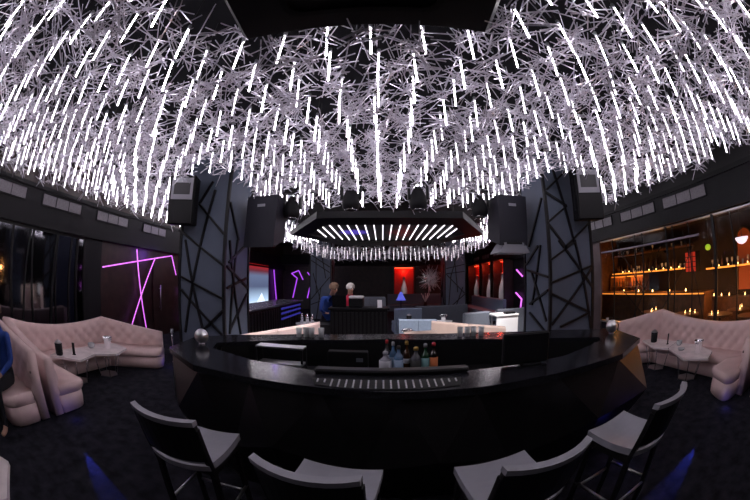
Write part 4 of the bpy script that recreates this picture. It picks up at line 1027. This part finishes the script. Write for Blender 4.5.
# two people bending over the booth (they face the camera side, looking down)
def standing(lean, reach):
    return dict(pelvis=(0, .10, .95), chest=(0, .10 - lean, 1.30), neck=(0, .05 - lean * 1.35, 1.50), head=(0, -.02 - lean * 1.6, 1.63),
        sh_l=(.19, .08 - lean * 1.2, 1.42), sh_r=(-.19, .08 - lean * 1.2, 1.42), el_l=(.26, -.05 - lean * 1.2, 1.16), el_r=(-.26, -.05 - lean * 1.2, 1.16),
        wr_l=(.16, -.20 - reach, 1.10), wr_r=(-.16, -.20 - reach, 1.10), hip_l=(.10, .10, .90), hip_r=(-.10, .10, .90), kn_l=(.11, .08, .50), kn_r=(-.11, .08, .50), an_l=(.11, .12, .085), an_r=(-.11, .12, .085), foot_dir=(0, -1, 0), face=(.45, -.8, -.35))
person('person in a blue top with brown hair bending over the laptop', (-1.24, 7.05, 0), math.radians(22), standing(.34, .16), M['shirt_blue'], M['hair_brown'])
person('person with short grey hair in a crimson top behind the booth', (-.74, 7.1, 0), math.radians(8), standing(.06, .05), M['shirt_red'], M['hair_grey'], bald=True)
# seated person at the left edge
J = dict(pelvis=(0, 0, .47), chest=(0, -.02, .86), neck=(0, -.04, 1.07), head=(.01, -.06, 1.21), sh_l=(.19, -.03, .98), sh_r=(-.19, -.03, .98), el_l=(.25, -.10, .70), el_r=(-.25, -.10, .70), wr_l=(.17, -.34, .60), wr_r=(-.12, -.33, .60),
    hip_l=(.10, -.03, .46), hip_r=(-.10, -.03, .46), kn_l=(.13, -.46, .47), kn_r=(-.13, -.46, .47), an_l=(.12, -.52, .085), an_r=(-.12, -.50, .085), foot_dir=(0, -1, 0), face=(0, -1, -.1), bare=True)
person('seated person in a long sleeved blue top and dark trousers on the sofa', (-4.10, 1.02, 0), math.radians(38), J, M['shirt_blue'], M['hair_brown'])

# ------------------------------------------------------------------ lights of the place and added fill spots
def light(kind, name, loc, energy, col, **kw):
    d = bpy.data.lights.new(name, kind); d.energy = energy; d.color = col
    for k, v in kw.items():
        if k != 'rot': setattr(d, k, v)
    o = bpy.data.objects.new(name, d); COL.objects.link(o); o.location = loc
    if 'rot' in kw: o.rotation_euler = kw['rot']
    return o
def aim(o, tgt): o.rotation_euler = (Vector(tgt) - o.location).to_track_quat('-Z', 'Y').to_euler()
# blue floor spots that rake across the carpet
for (p, tgt) in (((-3.05, 1.54, .055), (-1.95, 1.06, .02)), ((3.30, 1.38, .055), (2.1, 1.02, .02))):
    o = light('SPOT', 'floor_spot', p, 48, (.06, .09, 1), spot_size=math.radians(15), spot_blend=.5, shadow_soft_size=.01); aim(o, tgt)
for p in ((-3.45, 1.80, .08), (-4.05, 4.75, .10), (4.12, 1.42, .06)): light('POINT', 'sofa_foot_glow', p, .22, (.12, .10, 1), shadow_soft_size=.03)
light('POINT', 'bar_blue_glow', (2.15, 1.72, .30), .25, (.06, .06, 1), shadow_soft_size=.05)
light('POINT', 'neon_wash', (XL + .5, 7.0, 2.35), 6, (.35, .10, 1), shadow_soft_size=.1)
o = light('SPOT', 'ring_purple', (-1.0, 8.6, .9), 2600, (.20, .12, 1), spot_size=math.radians(22), spot_blend=.5, shadow_soft_size=.04); aim(o, (-.85, 9.2, 3.3))
o = light('SPOT', 'ring_red', (.5, 9.4, .9), 300, (1, .10, .10), spot_size=math.radians(22), spot_blend=.6, shadow_soft_size=.04); aim(o, (.5, 9.2, 3.3))
light('POINT', 'speaker_purple', (-2.2, 6.0, 2.2), 1, (.35, .15, 1), shadow_soft_size=.05)
for (p, tgt, e) in (((-1.5, 3.9, 3.0), (-1.9, 5.1, .8), 260), ((1.3, 3.9, 3.0), (1.7, 5.7, .8), 290), ((2.3, 6.3, 3.0), (3.0, 7.4, .9), 560), ((.6, 5.6, 2.9), (1.0, 7.3, .8), 330), ((.2, 3.9, 3.0), (-.2, 4.8, .7), 200)):  # added spots without fixtures, brightening the lounge sofa backs and white table
    o = light('SPOT', 'lounge_fill', p, e, (1, .95, .93), spot_size=math.radians(48), spot_blend=.8, shadow_soft_size=.06); aim(o, tgt)
for (p, tgt) in (((1.35, 18.6, 3.0), (1.35, 19.7, 1.2)), ((4.6, 17.9, 3.0), (5.6, 17.9, 1.2)), ((4.6, 15.6, 3.0), (5.6, 15.6, 1.2)), ((4.6, 13.8, 3.0), (5.6, 13.8, 1.2))):  # added fill aimed at the bottle sculptures, no lamps of the niches
    o = light('SPOT', 'sculpture_fill', p, 45, (1, .95, .95), spot_size=math.radians(24), spot_blend=.6, shadow_soft_size=.05); aim(o, tgt)
for (p, tgt) in (((-.9, 5.2, 2.9), (-.9, 6.9, 1.4)), ((2.6, 16.5, 3.0), (2.9, 18.9, 1.9))):  # added fill for the people at the booth and the starburst chandelier
    o = light('SPOT', 'accent_fill', p, 60, (1, .95, .93), spot_size=math.radians(30), spot_blend=.8, shadow_soft_size=.06); aim(o, tgt)
for p in ((1.35, 19.6, 2.5), (5.5, 17.9, 2.5), (5.5, 15.6, 2.5), (5.5, 13.8, 2.5)): light('POINT', 'niche_red', p, 16, (1, .06, .02), shadow_soft_size=.05)
for p in ((7.7, 7.9, 1.55), (7.6, 5.6, 1.45), (7.5, 3.6, 1.35), (7.5, 1.4, 1.35)): light('POINT', 'display_amber', p, 21, (1, .40, .11), shadow_soft_size=.06)

wd = bpy.data.worlds.new('world'); SC.world = wd; wd.use_nodes = True
wd.node_tree.nodes['Background'].inputs[0].default_value = (.02, .02, .03, 1); wd.node_tree.nodes['Background'].inputs[1].default_value = .2

# ------------------------------------------------------------------ camera: 15 mm fisheye on a 36 mm frame
cd = bpy.data.cameras.new('camera'); cam = bpy.data.objects.new('camera', cd); COL.objects.link(cam)
cd.type = 'PANO'; cd.sensor_width = 36; cd.clip_start = .01
cd.panorama_type = 'FISHEYE_EQUISOLID'; cd.fisheye_lens = 15.0; cd.fisheye_fov = PI * 1.1
cam.location = (0, 0, 1.75); cam.rotation_euler = (math.radians(96.0), 0, math.radians(1.4))
SC.camera = cam
SC.view_settings.view_transform = 'Standard'; SC.view_settings.look = 'None'; SC.view_settings.exposure = .32; SC.view_settings.gamma = 1
SC.view_settings.use_curve_mapping = False
